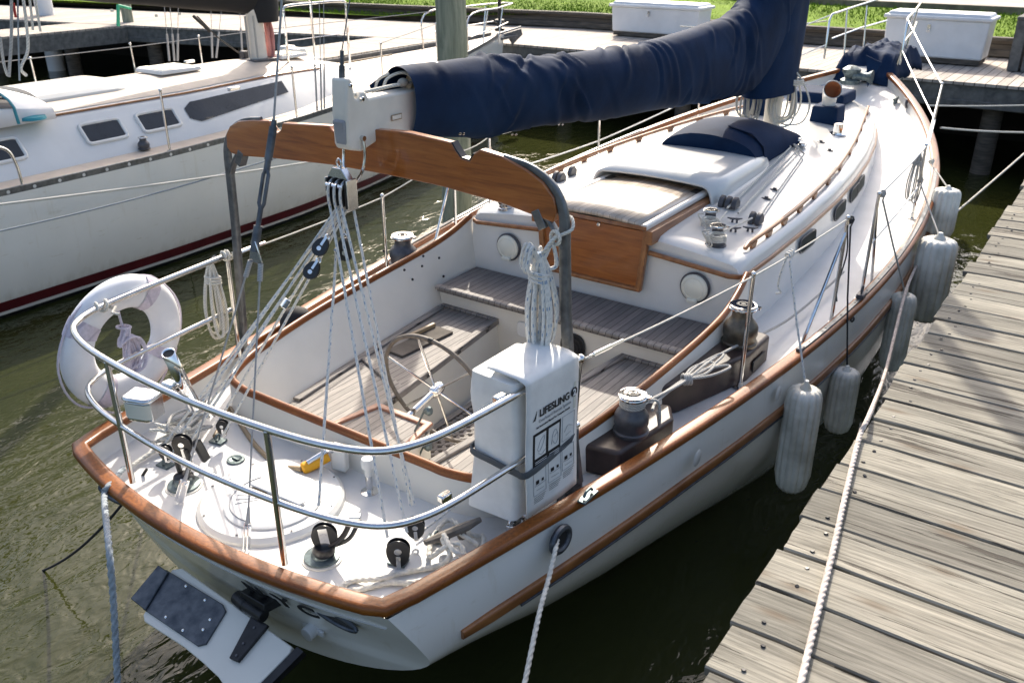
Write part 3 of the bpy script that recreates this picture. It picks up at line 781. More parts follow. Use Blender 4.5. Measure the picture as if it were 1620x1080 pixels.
# ---------------------------------------------------------------- cabin trunk
CAB = [(3.53, 1.125), (4.0, 1.15), (4.8, 1.165), (5.6, 1.15), (6.3, 1.10), (7.0, 1.02), (7.7, .90), (8.3, .76), (8.8, .60), (9.15, .44), (9.4, .30)]
def cab_x(y): return interp(CAB, y)
def cab_z(y): return interp([(3.5, 1.455), (5.0, 1.50), (6.5, 1.535), (8, 1.56), (9.4, 1.575)], y)
def top_z(x, y):
    X = cab_x(y)-.06; return cab_z(y)+.095+.085*max(0, 1-(x/X)**2)
def cabin():
    ys = [3.53+.01, 3.58]+[3.7+(9.22-3.7)*i/40 for i in range(41)]+[9.3, 9.36]
    b = B(); rows = []
    for k, y in enumerate(ys):
        X = cab_x(y); ze = cab_z(y); e = {0: .035, 1: .008}.get(k, 0) if k < 2 else (0 if y < 9.25 else (y-9.25)*.9)
        zd = sheer(y)[1]-.2
        half = [(X+.045, zd), (X+.01-e*.2, ze-.01), (X-.002-e*.3, ze+.045-e), (X-.016-e*.4, ze+.075-e), (X-.045-e*.5, ze+.092-e)]
        XX = X-.06; half += [(XX*(1-i/10), ze+.095+.085*(1-(1-i/10)**2)-e) for i in range(0, 11)]
        rows.append([(x, y, z) for x, z in half]+[(-x, y, z) for x, z in reversed(half[:-1])])
    vr = b.grid(rows); b.face(vr[0]); b.face(vr[-1])
    c = obj('cabin', b, 'gelcoat', boat, sharp=45)
    # teak eyebrow
    P = [V((-cab_x(y)-.012, y, cab_z(y)-.015)) for y in [9.25-(9.25-3.62)*i/40 for i in range(41)]]
    Q = [V((-1.115, 3.535, 1.448)), V((-1.06, 3.50, 1.452))]
    R_ = [V((-.46, 3.50, 1.50))]
    pr_ = rprof(.028, .034, .45, 4)
    for s in (1, -1):
        L = [V((p.x*s, p.y, p.z)) for p in P+Q+R_]; b = B(); b.sweep(L, pr_, up=(0, 0, 1)); obj('eyebrow_trim', b, 'teak_brown', c, sharp=60)
    # low handrails: rail standing on feet
    for s in (1, -1):
        pts = [(3.74, 1.065, .0), (4.3, 1.085, .0), (5.0, 1.08, 0), (5.9, 1.02, 0), (7.0, .87, 0), (8.0, .68, 0), (8.9, .50, 0)]
        path = cr([V((s*x, y, top_z(x, y)+.045)) for y, x, _ in pts], 10)
        path[0].z -= .022; hr = B(); hr.sweep(path, rprof(.032, .028, .45, 3), up=(0, 0, 1)); h = obj('handrail', hr, 'teak_brown', c, sharp=60)
        n = len(path)
        for i in range(2, n-1, 5):
            p = path[i]; t = (path[i+1]-path[i-1]).normalized(); b = B(); q = V((0, 0, 1))
            b.prism([p+t*.055+q*-.008, p-t*.055+q*-.008, p-t*.025+q*-.045, p+t*.025+q*-.045], V((t.y, -t.x, 0))*.022); 
            obj('rail_foot', b, 'teak_brown', h)
    # ports in the cabin side
    for s in (1, -1):
        for px, py in ((1275, 388), (1331, 333), (1364, 291), (1383, 252)):
            p = at(px, py, x=1.185); y0 = p.y; zc = cab_z(y0)-.115
            def P2(dy, dz, o): y = y0+dy; return V((s*(cab_x(y)+.022+.035*(.11-dz+.0)/.45+o), y, zc+dz))
            b = B(); b.tube([P2(dy*.185, dz*.060, .004) for dy, dz in rprof(2, 2, .22, 4)], .006, 8, closed=True); f = obj('window_frame', b, 'winch_grey', c)
            b = B(); vs = [b.bm.verts.new(P2(dy*.178, dz*.052, .007)) for dy, dz in rprof(2, 2, .22, 4)]; b.face(vs); obj('window_pane', b, 'glass_dark', f)
    # aft bulkhead lights
    for px, py in ((804, 391), (1099, 455)):
        p = at(px, py, y=3.51); R = rot_to((0, -1, 0)); b = B()
        b.lathe([(0, .008), (.105, .008), (.112, 0), (.108, -.02)], p, R, 32); f = obj('light_bezel', b, 'winch_grey', c)
        b = B(); b.lathe([(0, .034), (.06, .03), (.072, .024), (.078, .026), (.096, .018), (.10, .008)], p, R, 32); l = obj('light_lens', b, 'lens_plastic', f, sharp=25)
        b = B(); b.box(p+V((0, -.03, -.088)), (.075, .03, .028)); obj('lens_clip', b, 'lens_plastic', f, bevel=.006)
    # companionway
    y = 3.485; zt = 1.665; c0, c1 = at(1035, 382, y=y), at(1018, 459, y=y); X = c0.x
    b = B(); b.prism([(-.43, y, zt-.012), (.44, y, zt-.012), (.40, y, c1.z+.01), (-.39, y, c1.z+.01)], (0, .035, 0)); wb = obj('washboard', b, 'teak_board', c, bevel=.004)
    b = B()
    for s in (-1, 1): b.sweep([(s*.445, y-.004, zt), (s*.405, y-.004, c1.z)], rprof(.045, .05, .25, 2), up=(0, 1, 0))
    b.sweep([(-.42, y-.005, c1.z), (.42, y-.005, c1.z)], rprof(.05, .03, .25, 2), up=(0, 0, 1)); obj('companionway_frame', b, 'teak_brown', wb)
    p = at(947, 355, y=y); b = B(); b.lathe([(0, .008), (.014, .006), (.016, 0)], p, rot_to((0, -1, 0)), 14); obj('lock', b, 'stainless', wb)
    # sliding hatch
    b = B(); rows = []
    for yy in (3.455, 3.8, 4.2, 4.5): rows.append([(x, yy, 1.695+.03*(1-(x/.42)**2)) for x in [-.41+.82*i/12 for i in range(13)]])
    b.grid(rows); sh = obj('sliding_hatch', b, 'hatch_slats', c, solid=.03)
    for s in (-1, 1):
        b = B(); b.sweep([(s*.43, 3.45, 1.69), (s*.43, 4.5, 1.70)], rprof(.05, .045, .3, 3), up=(0, 0, 1)); obj('hatch_edge', b, 'gelcoat', sh)
    b = B()
    for s in (-1, 1): b.box((s*.475, 4.0, 1.625), (.055, 1.12, .10))
    b.sweep([(-.45, 3.45, 1.685), (.45, 3.45, 1.685)], rprof(.02, .03, .3, 2), up=(0, 0, 1)); obj('hatch_runner', b, 'teak_brown', c, bevel=.006)
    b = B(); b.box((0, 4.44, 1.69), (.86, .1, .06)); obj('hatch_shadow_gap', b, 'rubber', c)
    # sea hood over the hatch garage
    rows = []
    def hood(y, dz, dx):
        X = .50+dx; prof = [(X+.05, -.16), (X+.012, -.03), (X, 0), (X-.02, .025), (X-.06, .04)]; XX = X-.06
        prof += [(XX*(1-i/8), .04+.016*(1-(1-i/8)**2)) for i in range(1, 9)]
        full = prof+[(-x, z) for x, z in reversed(prof[:-1])]; return [(x, y, 1.735+dz+z) for x, z in full]
    b = B(); b.grid([hood(4.40, 0, 0), hood(4.8, .003, 0), hood(5.5, .0, -.01), hood(5.72, -.01, -.03), hood(5.8, -.04, -.05)]); 
    o = obj('sea_hood', b, 'gelcoat', c, sharp=50, solid=.02)
    # mast step and mast
    b = B(); b.tube([(0, 7.12, 1.55), (0, 7.12, 9.0)], .085, 20); b.box((0, 7.12, 1.70), (.3, .36, .05)); obj('mast', b, 'off_white_mast', boat)
    # stainless prism vent
    p = V((.62, 7.32, top_z(.62, 7.32))); b = B(); b.lathe([(0, .012), (.085, .01), (.095, 0)], p, None, 24); b.lathe([(.045, .01), (.045, .105), (0, .11)], p, None, 24); obj('smoke_head', b, 'chrome', c)
    # dorade cowls
    for s in (1, -1):
        x0 = .37*s; y0 = 7.75; z0 = top_z(.37, 7.75); pth = cr([V((x0, y0, z0+.16)), V((x0, y0, z0+.23)), V((x0+.01, y0-.03, z0+.30)), V((x0+.05, y0-.10, z0+.345))], 6); n = len(pth)
        b = B(); b.tube(pth, 1, 20, caps=False, scale=[.066+.028*(i/(n-1))**2 for i in range(n)]); v = obj('cowl_vent', b, 'white_plastic', boat, solid=.006)
        b = B(); d = (pth[-1]-pth[-2]).normalized(); b.tube([p+d*.001 for p in pth[:-1]]+[pth[-1]-d*.004], 1, 20, caps=False, scale=[.058+.024*(i/(n-1))**2 for i in range(n)]); obj('cowl_lining', b, 'terracotta', v)
cabin()
# ---------------------------------------------------------------- rails
def rails():
    pts = [(1.235, 1.23), (1.19, .80), (1.145, .42), (1.10, .24), (1.02, .12), (.88, .05), (.66, .0), (.3, -.035), (0, -.045)]
    full = lambda z: [V((x, y, z)) for x, y in pts]+[V((-x, y, z)) for x, y in reversed(pts[:-1])]
    b = B(); b.tube(full(1.80), .0165, 12, k=5); pp = obj('pushpit', b, 'stainless', boat)
    b = B(); b.tube(full(1.455), .0150, 12, k=5); obj('pushpit_lower_rail', b, 'stainless', pp)
    for x, y in ((.545, -.02), (-.53, -.02)):
        b = B(); b.tube([(x, y, 1.795), (x, y, 1.14)], .0145, 12); obj('pushpit_leg', b, 'stainless', pp)
    for s in (1, -1):
        b = B(); b.tube([(s*1.235, 1.23, 1.81), (s*1.21, 1.20, 1.14)], .0145, 12); b.ball((s*1.235, 1.235, 1.80), .022); obj('pushpit_leg', b, 'stainless', pp)
    for px, py in ((787, 629), (700, 784)):
        b = B(); zz = 1.80 if py < 700 else 1.455; p = at(px, py, z=zz); b.box(p+V((.012, 0, 0)), (.035, .06, .035), Matrix.Rotation(-.1, 3, 'Z')); obj('rail_clamp', b, 'stainless', pp, bevel=.006)
    # stanchions
    ST = [(1.45, 2.84, 1.0, 1.76, None), (1.655, 3.97, 1.11, 1.85, (1.61, 3.56)), (1.70, 4.55, 1.13, 1.885, (1.70, 4.93)), (1.62, 6.42, 1.2, 1.87, None), (1.33, 8.3, 1.42, 2.12, None)]
    for s in (1, -1):
        for x, y, z0, z1, br in ST:
            zr = sheer(y)[1]-.02; xx = min(x, sheer(y)[0]-.055)
            b = B(); b.tube([(s*xx, y, zr-.11), (s*x, y, z1)], .0125, 10); b.ball((s*x, y, z1), .016); b.lathe([(.045, 0), (.045, .008), (.02, .012), (.018, .05), (0, .05)], (s*xx, y, zr-.105), None, 14)
            st = obj('stanchion', b, 'stainless', boat)
            if br:
                b = B(); b.tube([(s*(x), y, z1-.10), (s*(br[0]-.02), br[1], zr-.09)], .0115, 8); obj('stanchion_brace', b, 'stainless', st)
        up = [V((s*1.235, 1.24, 1.79)), V((s*1.45, 2.84, 1.745)), V((s*1.655, 3.97, 1.84))]
        b = B(); b.tube(sag(up[0], up[1], .012, 8)+sag(up[1], up[2], .01, 8)[1:], .0055, 8); ll = obj('lifeline', b, 'rope_white', boat)
        a = up[0].lerp(up[1], .035); c = up[0].lerp(up[1], .20); b = B(); b.tube([a, c], .0085, 8); b.tube([up[0].lerp(up[1], .055), up[0].lerp(up[1], .14)], .013, 8); obj('turnbuckle', b, 'chrome', ll)
        f = [V((s*1.70, 4.55, 1.87)), V((s*1.62, 6.42, 1.86)), V((s*1.33, 8.3, 2.11)), V((s*.47, 10.25, 2.55))]
        for k, dz in ((0, 0), (1, -.36)):
            L = []
            for p, q in zip(f, f[1:]): L += sag(p+V((0, 0, dz)), q+V((0, 0, dz)), .012, 8)
            b = B(); b.tube(L, .008, 8); obj('lifeline', b, 'white_plastic', boat)
        if s < 0:
            b = B(); b.tube(sag((-1.655, 3.97, 1.84), (-1.70, 4.55, 1.87), .03, 8), .005, 6); obj('lifeline', b, 'rope_white', boat)
    # bow pulpit
    for s in (1, -1):
        top = [V((s*.47, 10.25, 2.02)), V((s*.47, 10.25, 2.50)), V((s*.46, 10.3, 2.56)), V((s*.36, 11.2, 2.62)), V((s*.22, 12.1, 2.68)), V((0, 12.45, 2.70))]
        b = B(); b.tube(top[:2]+cr(top[2:], 6), .0135, 10); pb = obj('bow_pulpit', b, 'chrome', boat)
        b = B(); b.tube([(s*.44, 10.35, 2.26), (s*.34, 11.3, 2.32), (s*.2, 12.1, 2.36)], .011, 8); obj('pulpit_rail', b, 'chrome', pb)
        for y, x, zb in ((10.75, .41, 1.86), (11.4, .33, 1.95)):
            b = B(); b.tube([(s*x, y, 2.60), (s*x*.8, y-.05, zb)], .0125, 8); obj('pulpit_leg', b, 'stainless', pb)
    # backstay with turnbuckle, triangle plate and bridle
    T = at(425, 270, x=0); Wt = V((0, .93, 3.45)); J = at(400, 400, x=0)
    b = B(); b.tube([at(455, 90, x=0)+V((0, .9, 4)), at(432, 208, x=0)], .005, 8); bs = obj('backstay', b, 'wire', boat)
    p0, p1 = at(434, 190, x=0), at(402, 398, x=0); d = (p1-p0)
    b = B(); b.tube([p0, p0+d*.16], .012, 10); b.tube([p0+d*.05, p0+d*.3], .018, 10); b.tube([p0+d*.3, p0+d*.34, p0+d*.38], .014, 8)
    R = rot_to(d); 
    for q in (-1, 1): b.tube([p0+d*.36, p0+d*.41+R @ V((.016*q, 0, 0)), p0+d*.63+R @ V((.016*q, 0, 0)), p0+d*.68], .0085, 8)
    b.tube([p0+d*.66, p0+d*.82], .012, 10); b.tube([p0+d*.80, p0+d*1.0], .02, 10); obj('turnbuckle', b, 'galvanised', bs)
    q = V((0, p1.y, p1.z)); b = B(); b.prism([q+V((-.014, 0, .05)), q+V((.014, 0, .05)), q+V((.045, 0, -.055)), q+V((-.045, 0, -.055))], (0, .008, 0)); obj('bridle_plate', b, 'stainless', bs, bevel=.003)
    for s, (fx, fy) in ((-1, (283, 792)), (1, (390, 868))):
        f = at(fx, fy, z=1.03); a = q+V((s*.034, 0, -.05)); dd = f-a
        b = B(); b.tube([a, f-dd*.08], .0042, 8); b.tube([a, a+dd*.06], .012, 10); b.tube([f-dd*.15, f-dd*.09], [.006, .012], 10); w_ = obj('bridle_wire', b, 'wire', bs)
        b = B()
        for t in (-1, 1): b.box(f-dd*.045+V((.012*t, 0, 0)), (.006, .03, .13), rot_to(dd))
        b.tube([f-dd*.08+V((-.02, 0, 0)), f-dd*.08+V((.02, 0, 0))], .007, 8); obj('chainplate', b, 'chrome', bs, bevel=.002)
rails()
def hull_trim():
    for s in (1, -1):
        P = []
        for i in range(60):
            y = .33+i/59*10.0; Bm, zs = sheer(y); z = zs-.285; x = Bm*(1+.035*max(0, 1-y/2.0)); P.append(V((s*(x+.004), y, z)))
        b = B(); b.sweep(P, rprof(.036, .058, .35, 3), up=(0, 0, 1), scale=[min(1, .75+i*.25) for i in range(60)]); rb = obj('rub_rail', b, 'teak_brown', boat, sharp=60)
        b = B(); b.tube([p+V((s*.012, 0, -.038)) for p in P[2:]], .007, 8); obj('rub_strip', b, 'galvanised', rb)
        P = []
        for i in range(34):
            y = 3.25+i/33*4.1; x, z = sheer(y); P.append(V((s*(x-.035), y, z+.0305)))
        b = B(); b.sweep(P, rprof(.032, .012, .2, 1), up=(0, 0, 1)); tk = obj('genoa_track', b, 'aluminium_grey', boat)
        b = B(); b.box(P[0], (.04, .07, .03)); obj('track_stop', b, 'winch_grey', tk, bevel=.008)
        for k in range(8 if s > 0 else 0):
            q = P[1+k*2]; b = B(); b.lathe([(0, .003), (.006, .002), (.007, 0)], q+V((0, 0, .006)), None, 8); obj('track_bolt', b, 'rubber', tk)
        if s > 0:
            q = P[8]; b = B(); b.box(q+V((0, 0, .018)), (.05, .10, .03)); b.tube(circ(q+V((0, 0, .06)), .028, (1, 0, 0), 14), .006, 6, closed=True); obj('track_car', b, 'winch_grey', tk, bevel=.006)
    # oval fairleads through the bulwark
    def oval(c, ax, a, bb, r, nm, mt, hole=True):
        R = rot_to(ax); 
        e = [c+R @ V((0, 0, 0))]
        xd = V((0, 1, 0)) if abs(V(ax).x) > .5 else V((1, 0, 0)); zd = V(ax).cross(xd).normalized()
        pts = [c+xd*(a*math.cos(t))+zd*(bb*math.sin(t)) for t in [2*math.pi*i/28 for i in range(28)]]
        b = B(); b.tube(pts, r, 8, closed=True); o = obj(nm, b, mt, boat)
        if hole:
            b = B(); b.face([b.bm.verts.new(p+V(ax)*.002) for p in pts]); obj('fairlead_opening', b, 'rubber', o)
    oval(at(887, 853, x=1.342), V((1, -.12, .1)).normalized(), .070, .052, .018, 'fairlead', 'galvanised')
    c = at(535, 977, y=.02); oval(V((c.x, c.y-.01, c.z)), V((0, -1, .33)).normalized(), .115, .019, .010, 'fairlead', 'galvanised')
    oval(V((-c.x, c.y-.01, c.z)), V((0, -1, .33)).normalized(), .115, .028, .012, 'fairlead', 'galvanised')
    for px, py, x in ((1103, 724, 1.555), (1231, 622, 1.675)):
        p = at(px, py, x=x); b = B(); b.lathe([(0, .004), (.04, .006), (.05, .001)], p, rot_to((1, 0, 0)), 18); obj('skin_fitting', b, 'gelcoat', boat)
    for px, py in ((1346, 498), (1378, 470), (1452, 373)):
        p = at(px, py+6, x=1.77); b = B(); b.tube(circ(p, .022, (0, 1, 0), 10, 0, 4.5), .007, 6); b.box(p, (.02, .05, .02)); obj('rail_eye', b, 'winch_grey', boat, bevel=.003)
    # cleat plates on the cap rail and white exhaust on the transom
    for px, py, s in ((930, 786, 1),):
        p = at(px, py, z=sheer(1.15)[1]+.03); b = B(); b.box(p+V((0, 0, .004)), (.045, .13, .012)); b.tube([p+V((0, -.04, .02)), p+V((0, -.02, .04)), p+V((0, .02, .04)), p+V((0, .04, .02))], .008, 8); obj('chock_cap', b, 'bronze_patina', boat, bevel=.004)
    p = at(497, 993, y=.07); b = B(); b.lathe([(.035, .05), (.035, 0), (.05, -.005), (.05, -.02)], p, rot_to((0, -1, -.1)), 18); b.box(p+V((.0, -.005, 0)), (.13, .014, .03)); obj('exhaust_fitting', b, 'white_plastic', boat, bevel=.004)
    # name on the transom, letters of the real boat that can still be read
    c = at(462, 951, y=.0); up = V((0, -.34, .94)); 
    for ch, px, py in (('N', 413, 926), ('Y', 452, 945), ('C', 484, 959)):
        p = at(px, py, y=-.035-.0); zz = .93; p = V((at(px, py, y=-.03).x, -BOW*(1-(at(px, py, y=-.03).x/1.1)**2)+(1.13-.93)*.5-.006, .91))
        tb = text_mesh(ch, .14, frame(p, (1, .27*p.x, 0), V((0, -.45, .89))), .002, font_off=.004); obj('name_letter', tb, 'ink', boat)
hull_trim()
# ---------------------------------------------------------------- boom gallows and boom
def gallows():
    y = 1.25
    b = B()
    leg = lambda s: [V((s*1.235, y, 1.12)), V((s*1.20, y, 1.35)), V((s*1.14, y, 2.0)), V((s*1.125, y, 2.3))]
    def L(s): return leg(s)+[V((s*1.12, y, 2.44)), V((s*1.085, y, 2.54)), V((s*1.02, y, 2.605)), V((s*.93, y, 2.645)), V((s*.80, y, 2.665))]
    pr_ = rprof(.05, .052, .35, 3)
    fr = None
    for s in (1, -1):
        P = leg(s)[:-1]+cr([p+V((0, 0, -.014*(s < 0)*(p.z > 2.5))) for p in L(s)[3:]], 5); b = B(); nP = len(P); b.sweep(P, rprof(.052, .036, .3, 3), up=(0, 1, 0), scale=[1 if i < 4 else max(.62, 1-.022*(i-3)) for i in range(nP)]); o = obj('gallows_frame', b, 'aluminium_grey', boat, sharp=60)
        b = B(); b.lathe([(.085, 0), (.08, .02), (.045, .035), (.04, .12), (0, .12)], (s*1.215, y, 1.0), None, 20); obj('gallows_foot', b, 'galvanised', o)
        b = B(); b.sweep(cr([V((s*1.12, y, 2.30)), V((s*1.07, y, 2.385)), V((s*1.02, y, 2.44)), V((s*.97, y, 2.46))], 4), rprof(.022, .04, .3, 2), up=(0, 1, 0)); b.box((s*1.0, y-.0, 2.42), (.045, .05, .09), Matrix.Rotation(-s*.5, 3, 'Y')); obj('gallows_bracket', b, 'aluminium_grey', o, bevel=.004)
    top = [(-1.095, 2.47), (-1.085, 2.545), (-1.045, 2.592), (-.97, 2.628), (-.85, 2.648), (-.72, 2.658), (-.70, 2.62), (-.665, 2.60), (-.63, 2.62), (-.61, 2.66), (-.27, 2.685), (-.25, 2.665), (-.20, 2.645), (-.13, 2.65), (-.10, 2.69), (.06, 2.705), (.26, 2.715), (.52, 2.70), (.545, 2.665), (.575, 2.635), (.62, 2.63), (.645, 2.665), (.68, 2.69), (.80, 2.675), (.93, 2.635), (1.02, 2.59), (1.075, 2.53), (1.09, 2.47)]
    bot = [(1.075, 2.42), (1.0, 2.43), (.8, 2.46), (.44, 2.485), (.1, 2.49), (-.27, 2.485), (-.70, 2.46), (-.99, 2.435), (-1.06, 2.44)]
    b = B(); b.prism([(x, y-.022, z) for x, z in top+bot], (0, .044, 0)); g = obj('gallows_board', b, 'teak_board', boat, bevel=.006, seg=3)
    b = B(); b.sweep([(x, y, z+.002) for x, z in top[17:22]], rprof(.008, .046, .2, 1), up=(0, 1, 0)); obj('notch_liner', b, 'black_metal', g)
    # boom: painted box spar ending in a bracket, a hoop below
    zz = lambda yy: -.055*(yy-1.2)
    b = B(); prof = [(1.055, 2.635), (1.13, 2.615), (1.24, 2.645), (1.65, 2.64), (1.65, 2.85), (1.32, 2.855), (1.20, 2.855), (1.185, 2.885), (1.165, 2.895), (1.145, 2.885), (1.13, 2.855), (1.11, 2.87), (1.10, 2.945), (1.085, 2.965), (1.06, 2.96), (1.045, 2.80), (1.045, 2.66)]
    b.prism([(-.05, a, c) for a, c in prof], (.10, 0, 0)); bo = obj('boom', b, 'off_white_mast', boat, bevel=.02, seg=4)
    b = B(); b.box((0, 1.052, 2.715), (.076, .03, .12), Matrix.Rotation(.12, 3, 'X')); obj('boom_end_opening', b, 'ink_grey', bo, bevel=.01)
    b = B(); b.tube([(0, 1.7, 2.74), (0, 7.1, 2.36)], .075, 14); obj('boom_spar', b, 'off_white_mast', bo)
    b = B(); pin = V((0, 1.13, 2.68)); b.tube([(-.06, 1.13, 2.68), (-.07, 1.125, 2.60), (-.062, 1.11, 2.53), (-.03, 1.10, 2.48), (0, 1.10, 2.465), (.03, 1.10, 2.48), (.062, 1.11, 2.53), (.07, 1.125, 2.60), (.06, 1.13, 2.68)], .0075, 8, k=3); b.tube([(-.07, 1.13, 2.68), (.07, 1.13, 2.68)], .013, 10); obj('boom_bail', b, 'stainless', bo)
    b = B(); b.tube([(-.062, 1.15, 2.86), (.062, 1.15, 2.86)], .012, 8); b.box((.0, 1.09, 2.92), (.04, .05, .035)); b.tube([(-.05, 1.08, 2.93), (.06, 1.08, 2.93)], .01, 8); obj('boom_fitting', b, 'stainless', bo, bevel=.003)
    b = B(); b.box((.0565, 1.38, 2.74), (.002, .075, .028)); bp = obj('maker_plate', b, 'hose', bo)
    b = B(); b.box((.0580, 1.38, 2.74), (.001, .066, .019)); obj('plate_face', b, 'off_white_mast', bp)
    b = B(); t0 = V((0, 1.08, 2.95)); t1 = at(541, 80, x=0); b.tube([t0, t0.lerp(t1, .5)], .014, 8); b.tube([t0.lerp(t1, .3), t1], .009, 8); b.tube([t1, t1+(t1-t0).normalized()*4+V((0, .9, 0))], .003, 6); obj('topping_lift', b, 'galvanised', bo)
    b = B(); b.tube([(.02, 1.12, 2.88), (.02, 1.4, 2.885), (.02, 1.6, 2.88)], .009, 8); b.ball((.02, 1.48, 2.89), .022, (1, 1.6, 1)); obj('outhaul', b, 'rope_white', bo)
gallows()
from mathutils import noise as NZ
def sail_cover():
    top = [(1.60, 2.965), (1.82, 2.955), (2.1, 2.945), (2.73, 2.885), (3.1, 2.865), (3.5, 2.85), (3.96, 2.83), (4.46, 2.835), (5.03, 2.86), (5.67, 2.89), (6.0, 2.97)]
    bot = [(1.60, 2.60), (1.82, 2.555), (2.1, 2.505), (2.73, 2.455), (3.5, 2.38), (4.55, 2.29), (5.67, 2.22), (6.4, 2.15)]
    rows = []; M = 72; N = 330
    b = B()
    for i in range(N):
        u = i/(N-1)
        if u < .72:
            y = 1.47+(6.0-1.47)*(u/.72); zt, zb = interp(top, y), interp(bot, y); c = V((0, y, (zt+zb)/2)); upv = V((0, 0, 1)); h = (zt-zb)/2; wd = .125+.012*(y-1.6)
        else:
            k = (u-.72)/.28; a = k*math.pi/2 if k < .45 else .45*math.pi/2+(k-.45)/.55*(.55*math.pi/2)
            zt, zb = interp(top, 6.0), interp(bot, 6.0); piv = V((0, 6.0, 3.55)); h0 = (zt-zb)/2
            ang = k*math.pi/2; rad = 3.55-(zt+zb)/2
            if k < .999: c = piv+V((0, math.sin(ang)*rad*.92, -math.cos(ang)*rad)); upv = V((0, -math.sin(ang), math.cos(ang))); h = lerp(h0, .62, k); wd = lerp(.18, .24, k)
            else: c = piv+V((0, rad*1.12+.28, 0)); upv = V((0, -1, 0)); h = .62; wd = .24
        rows.append((c, upv, h, wd, u))
    base = rows[-1]
    for j in range(1, 12): rows.append((base[0]+V((0, .022*j, .13*j)), V((0, -1, 0)), lerp(.62, .13, min(1, j/9)), lerp(.24, .11, min(1, j/9)), 1+j*.03))
    rc = random.Random(12); CREASE = [(rc.uniform(.15, 7.5), rc.uniform(-.28, .28), rc.uniform(.018, .05), rc.uniform(0, 6.28), rc.uniform(.5, 1.7), rc.uniform(.18, .62)*rc.choice((1, 1, -1))) for _ in range(120)]
    G = []; s = 0; pc = rows[0][0]
    for c, upv, h, wd, u in rows:
        s += (c-pc).length; pc = c; row = []
        for k in range(M):
            a = 2*math.pi*k/M; ca, sa = math.cos(a), math.sin(a)
            # hangs pinched at the bottom
            rx = wd*(1+.10*sa)*(.86+.14*min(1, s*2)) * (abs(ca)**.9)*(1 if ca > 0 else -1); rz = h*(abs(sa)**.92)*(1 if sa > 0 else -1)
            fold = 0
            for s0, k0, w0, a0, e0, amp in CREASE:
                da = (a-a0+math.pi) % (2*math.pi)-math.pi
                if abs(da) < e0 and abs(s-s0-k0*da) < .35:
                    q = (s-s0-k0*da)/w0; fold += amp*(math.exp(-q*q)-.6*math.exp(-(q-1.6)**2))*math.cos(da/e0*math.pi/2)
            fold = fold+.45*NZ.noise(V((s*1.1, ca*1.2, sa*1.2)))
            d = .034*fold*(.35+.65*min(1, s*2))
            n = V((ca*1.0, 0, 0))+upv*sa*.6; n.normalize()
            row.append(c+V((rx, 0, 0))+upv*rz+n*d)
        G.append(row)
    b.grid(G, closed=True)
    o = thing('sail_cover', 'navy blue canvas sail cover wrapped along the boom and up the mast', 'sail cover', (0, 1.6, 2.78))
    obj('cover_cloth', b, 'navy_canvas', o, sharp=80)
    b = B(); rr = []
    for i in range(22):
        z = 2.10+i*.055; tt = i/21
        rr.append([V((.215*math.cos(a), 6.93+lerp(.50, .54, min(1, tt*2))*math.sin(a)-.0, z))+V((math.cos(a), math.sin(a), 0))*(.022*NZ.noise(V((a*2.2, z*1.3, 1)))+.016*abs(NZ.noise(V((a*3, z*.7, 7))))) for a in [2*math.pi*k/52 for k in range(52)]])
    b.grid(rr, closed=True); obj('mast_wrap', b, 'navy_canvas', o, sharp=80)
    # sail bundle peeping out of the aft end and snap studs
    b = B(); b.lathe([(0, .0), (.06, .01), (.09, .06), (.10, .2)], (0, 1.56, 2.86), rot_to((0, 1, 0)), 14, sx=.8); b.sweep([(-.03, 1.60, 2.80), (-.01, 1.55, 2.86), (.02, 1.58, 2.93)], rprof(.05, .02, .4, 2), up=(0, 1, 0)); obj('sail_end', b, 'hose', o)
    b = B(); b.grid([[(-.10, 1.60, 2.78), (-.13, 1.62, 2.86), (-.08, 1.62, 2.95)], [(-.08, 1.38, 2.80), (-.15, 1.42, 2.87), (-.06, 1.52, 2.955)]]); obj('cover_flap', b, 'navy_canvas', o, solid=.006)
    b = B(); b.tube([(.03, 1.60, 2.86), (.0, 1.52, 2.93), (-.05, 1.45, 2.91), (-.06, 1.42, 2.86)], .008, 7, k=5); b.tube([(-.05, 1.46, 2.93), (-.09, 1.42, 2.90), (-.10, 1.40, 2.84)], .007, 7, k=4); obj('lashing', b, 'rope_white', o)
    for px, py in ((726, 207), (809, 208), (883, 192)):
        for dx in (0, 6):
            q = at(px+dx-2, py+4, x=.10); bb = B(); bb.lathe([(0, .004), (.008, .003), (.009, 0)], q+V((.015, 0, 0)), rot_to((1, -.4, -.3)), 8); obj('snap_stud', bb, 'chrome', o)
sail_cover()
# ---------------------------------------------------------------- winches and deck gear
def winch(name, c, h, r, drum, top, parent=boat, label=None):
    """grooved base, waisted drum, self-tailing crown"""
    b = B(); b.lathe([(r*1.12, 0), (r*1.14, h*.07), (r*1.02, h*.10), (r*1.02, h*.22), (r*1.08, h*.26), (r*1.08, h*.44), (r*.98, h*.52), (r*.80, h*.60), (r*.66, h*.66), (r*.62, h*.72), (r*.62, h*.86), (r*.75, h*.88)], c, None, 32)
    w_ = obj(name, b, drum, parent, sharp=50)
    b = B(); b.lathe([(r*.70, h*.86), (r*.88, h*.89), (r*.90, h*.92), (r*.82, h*.925), (r*.86, h*.955), (r*.84, h*.985), (r*.5, h), (r*.38, h*.99)], c, None, 32); b.box(V(c)+V((r*.78, r*.3, h*.93)), (r*.5, r*.28, h*.05)); obj('winch_crown', b, top, w_, sharp=40)
    b = B(); b.lathe([(r*.40, h*.985), (r*.38, h*1.003), (r*.26, h*1.003), (r*.24, h*.985), (r*.16, h*.985), (r*.15, h*1.002), (0, h*1.002)], c, None, 24); obj('winch_socket', b, 'rubber', w_)
    return w_
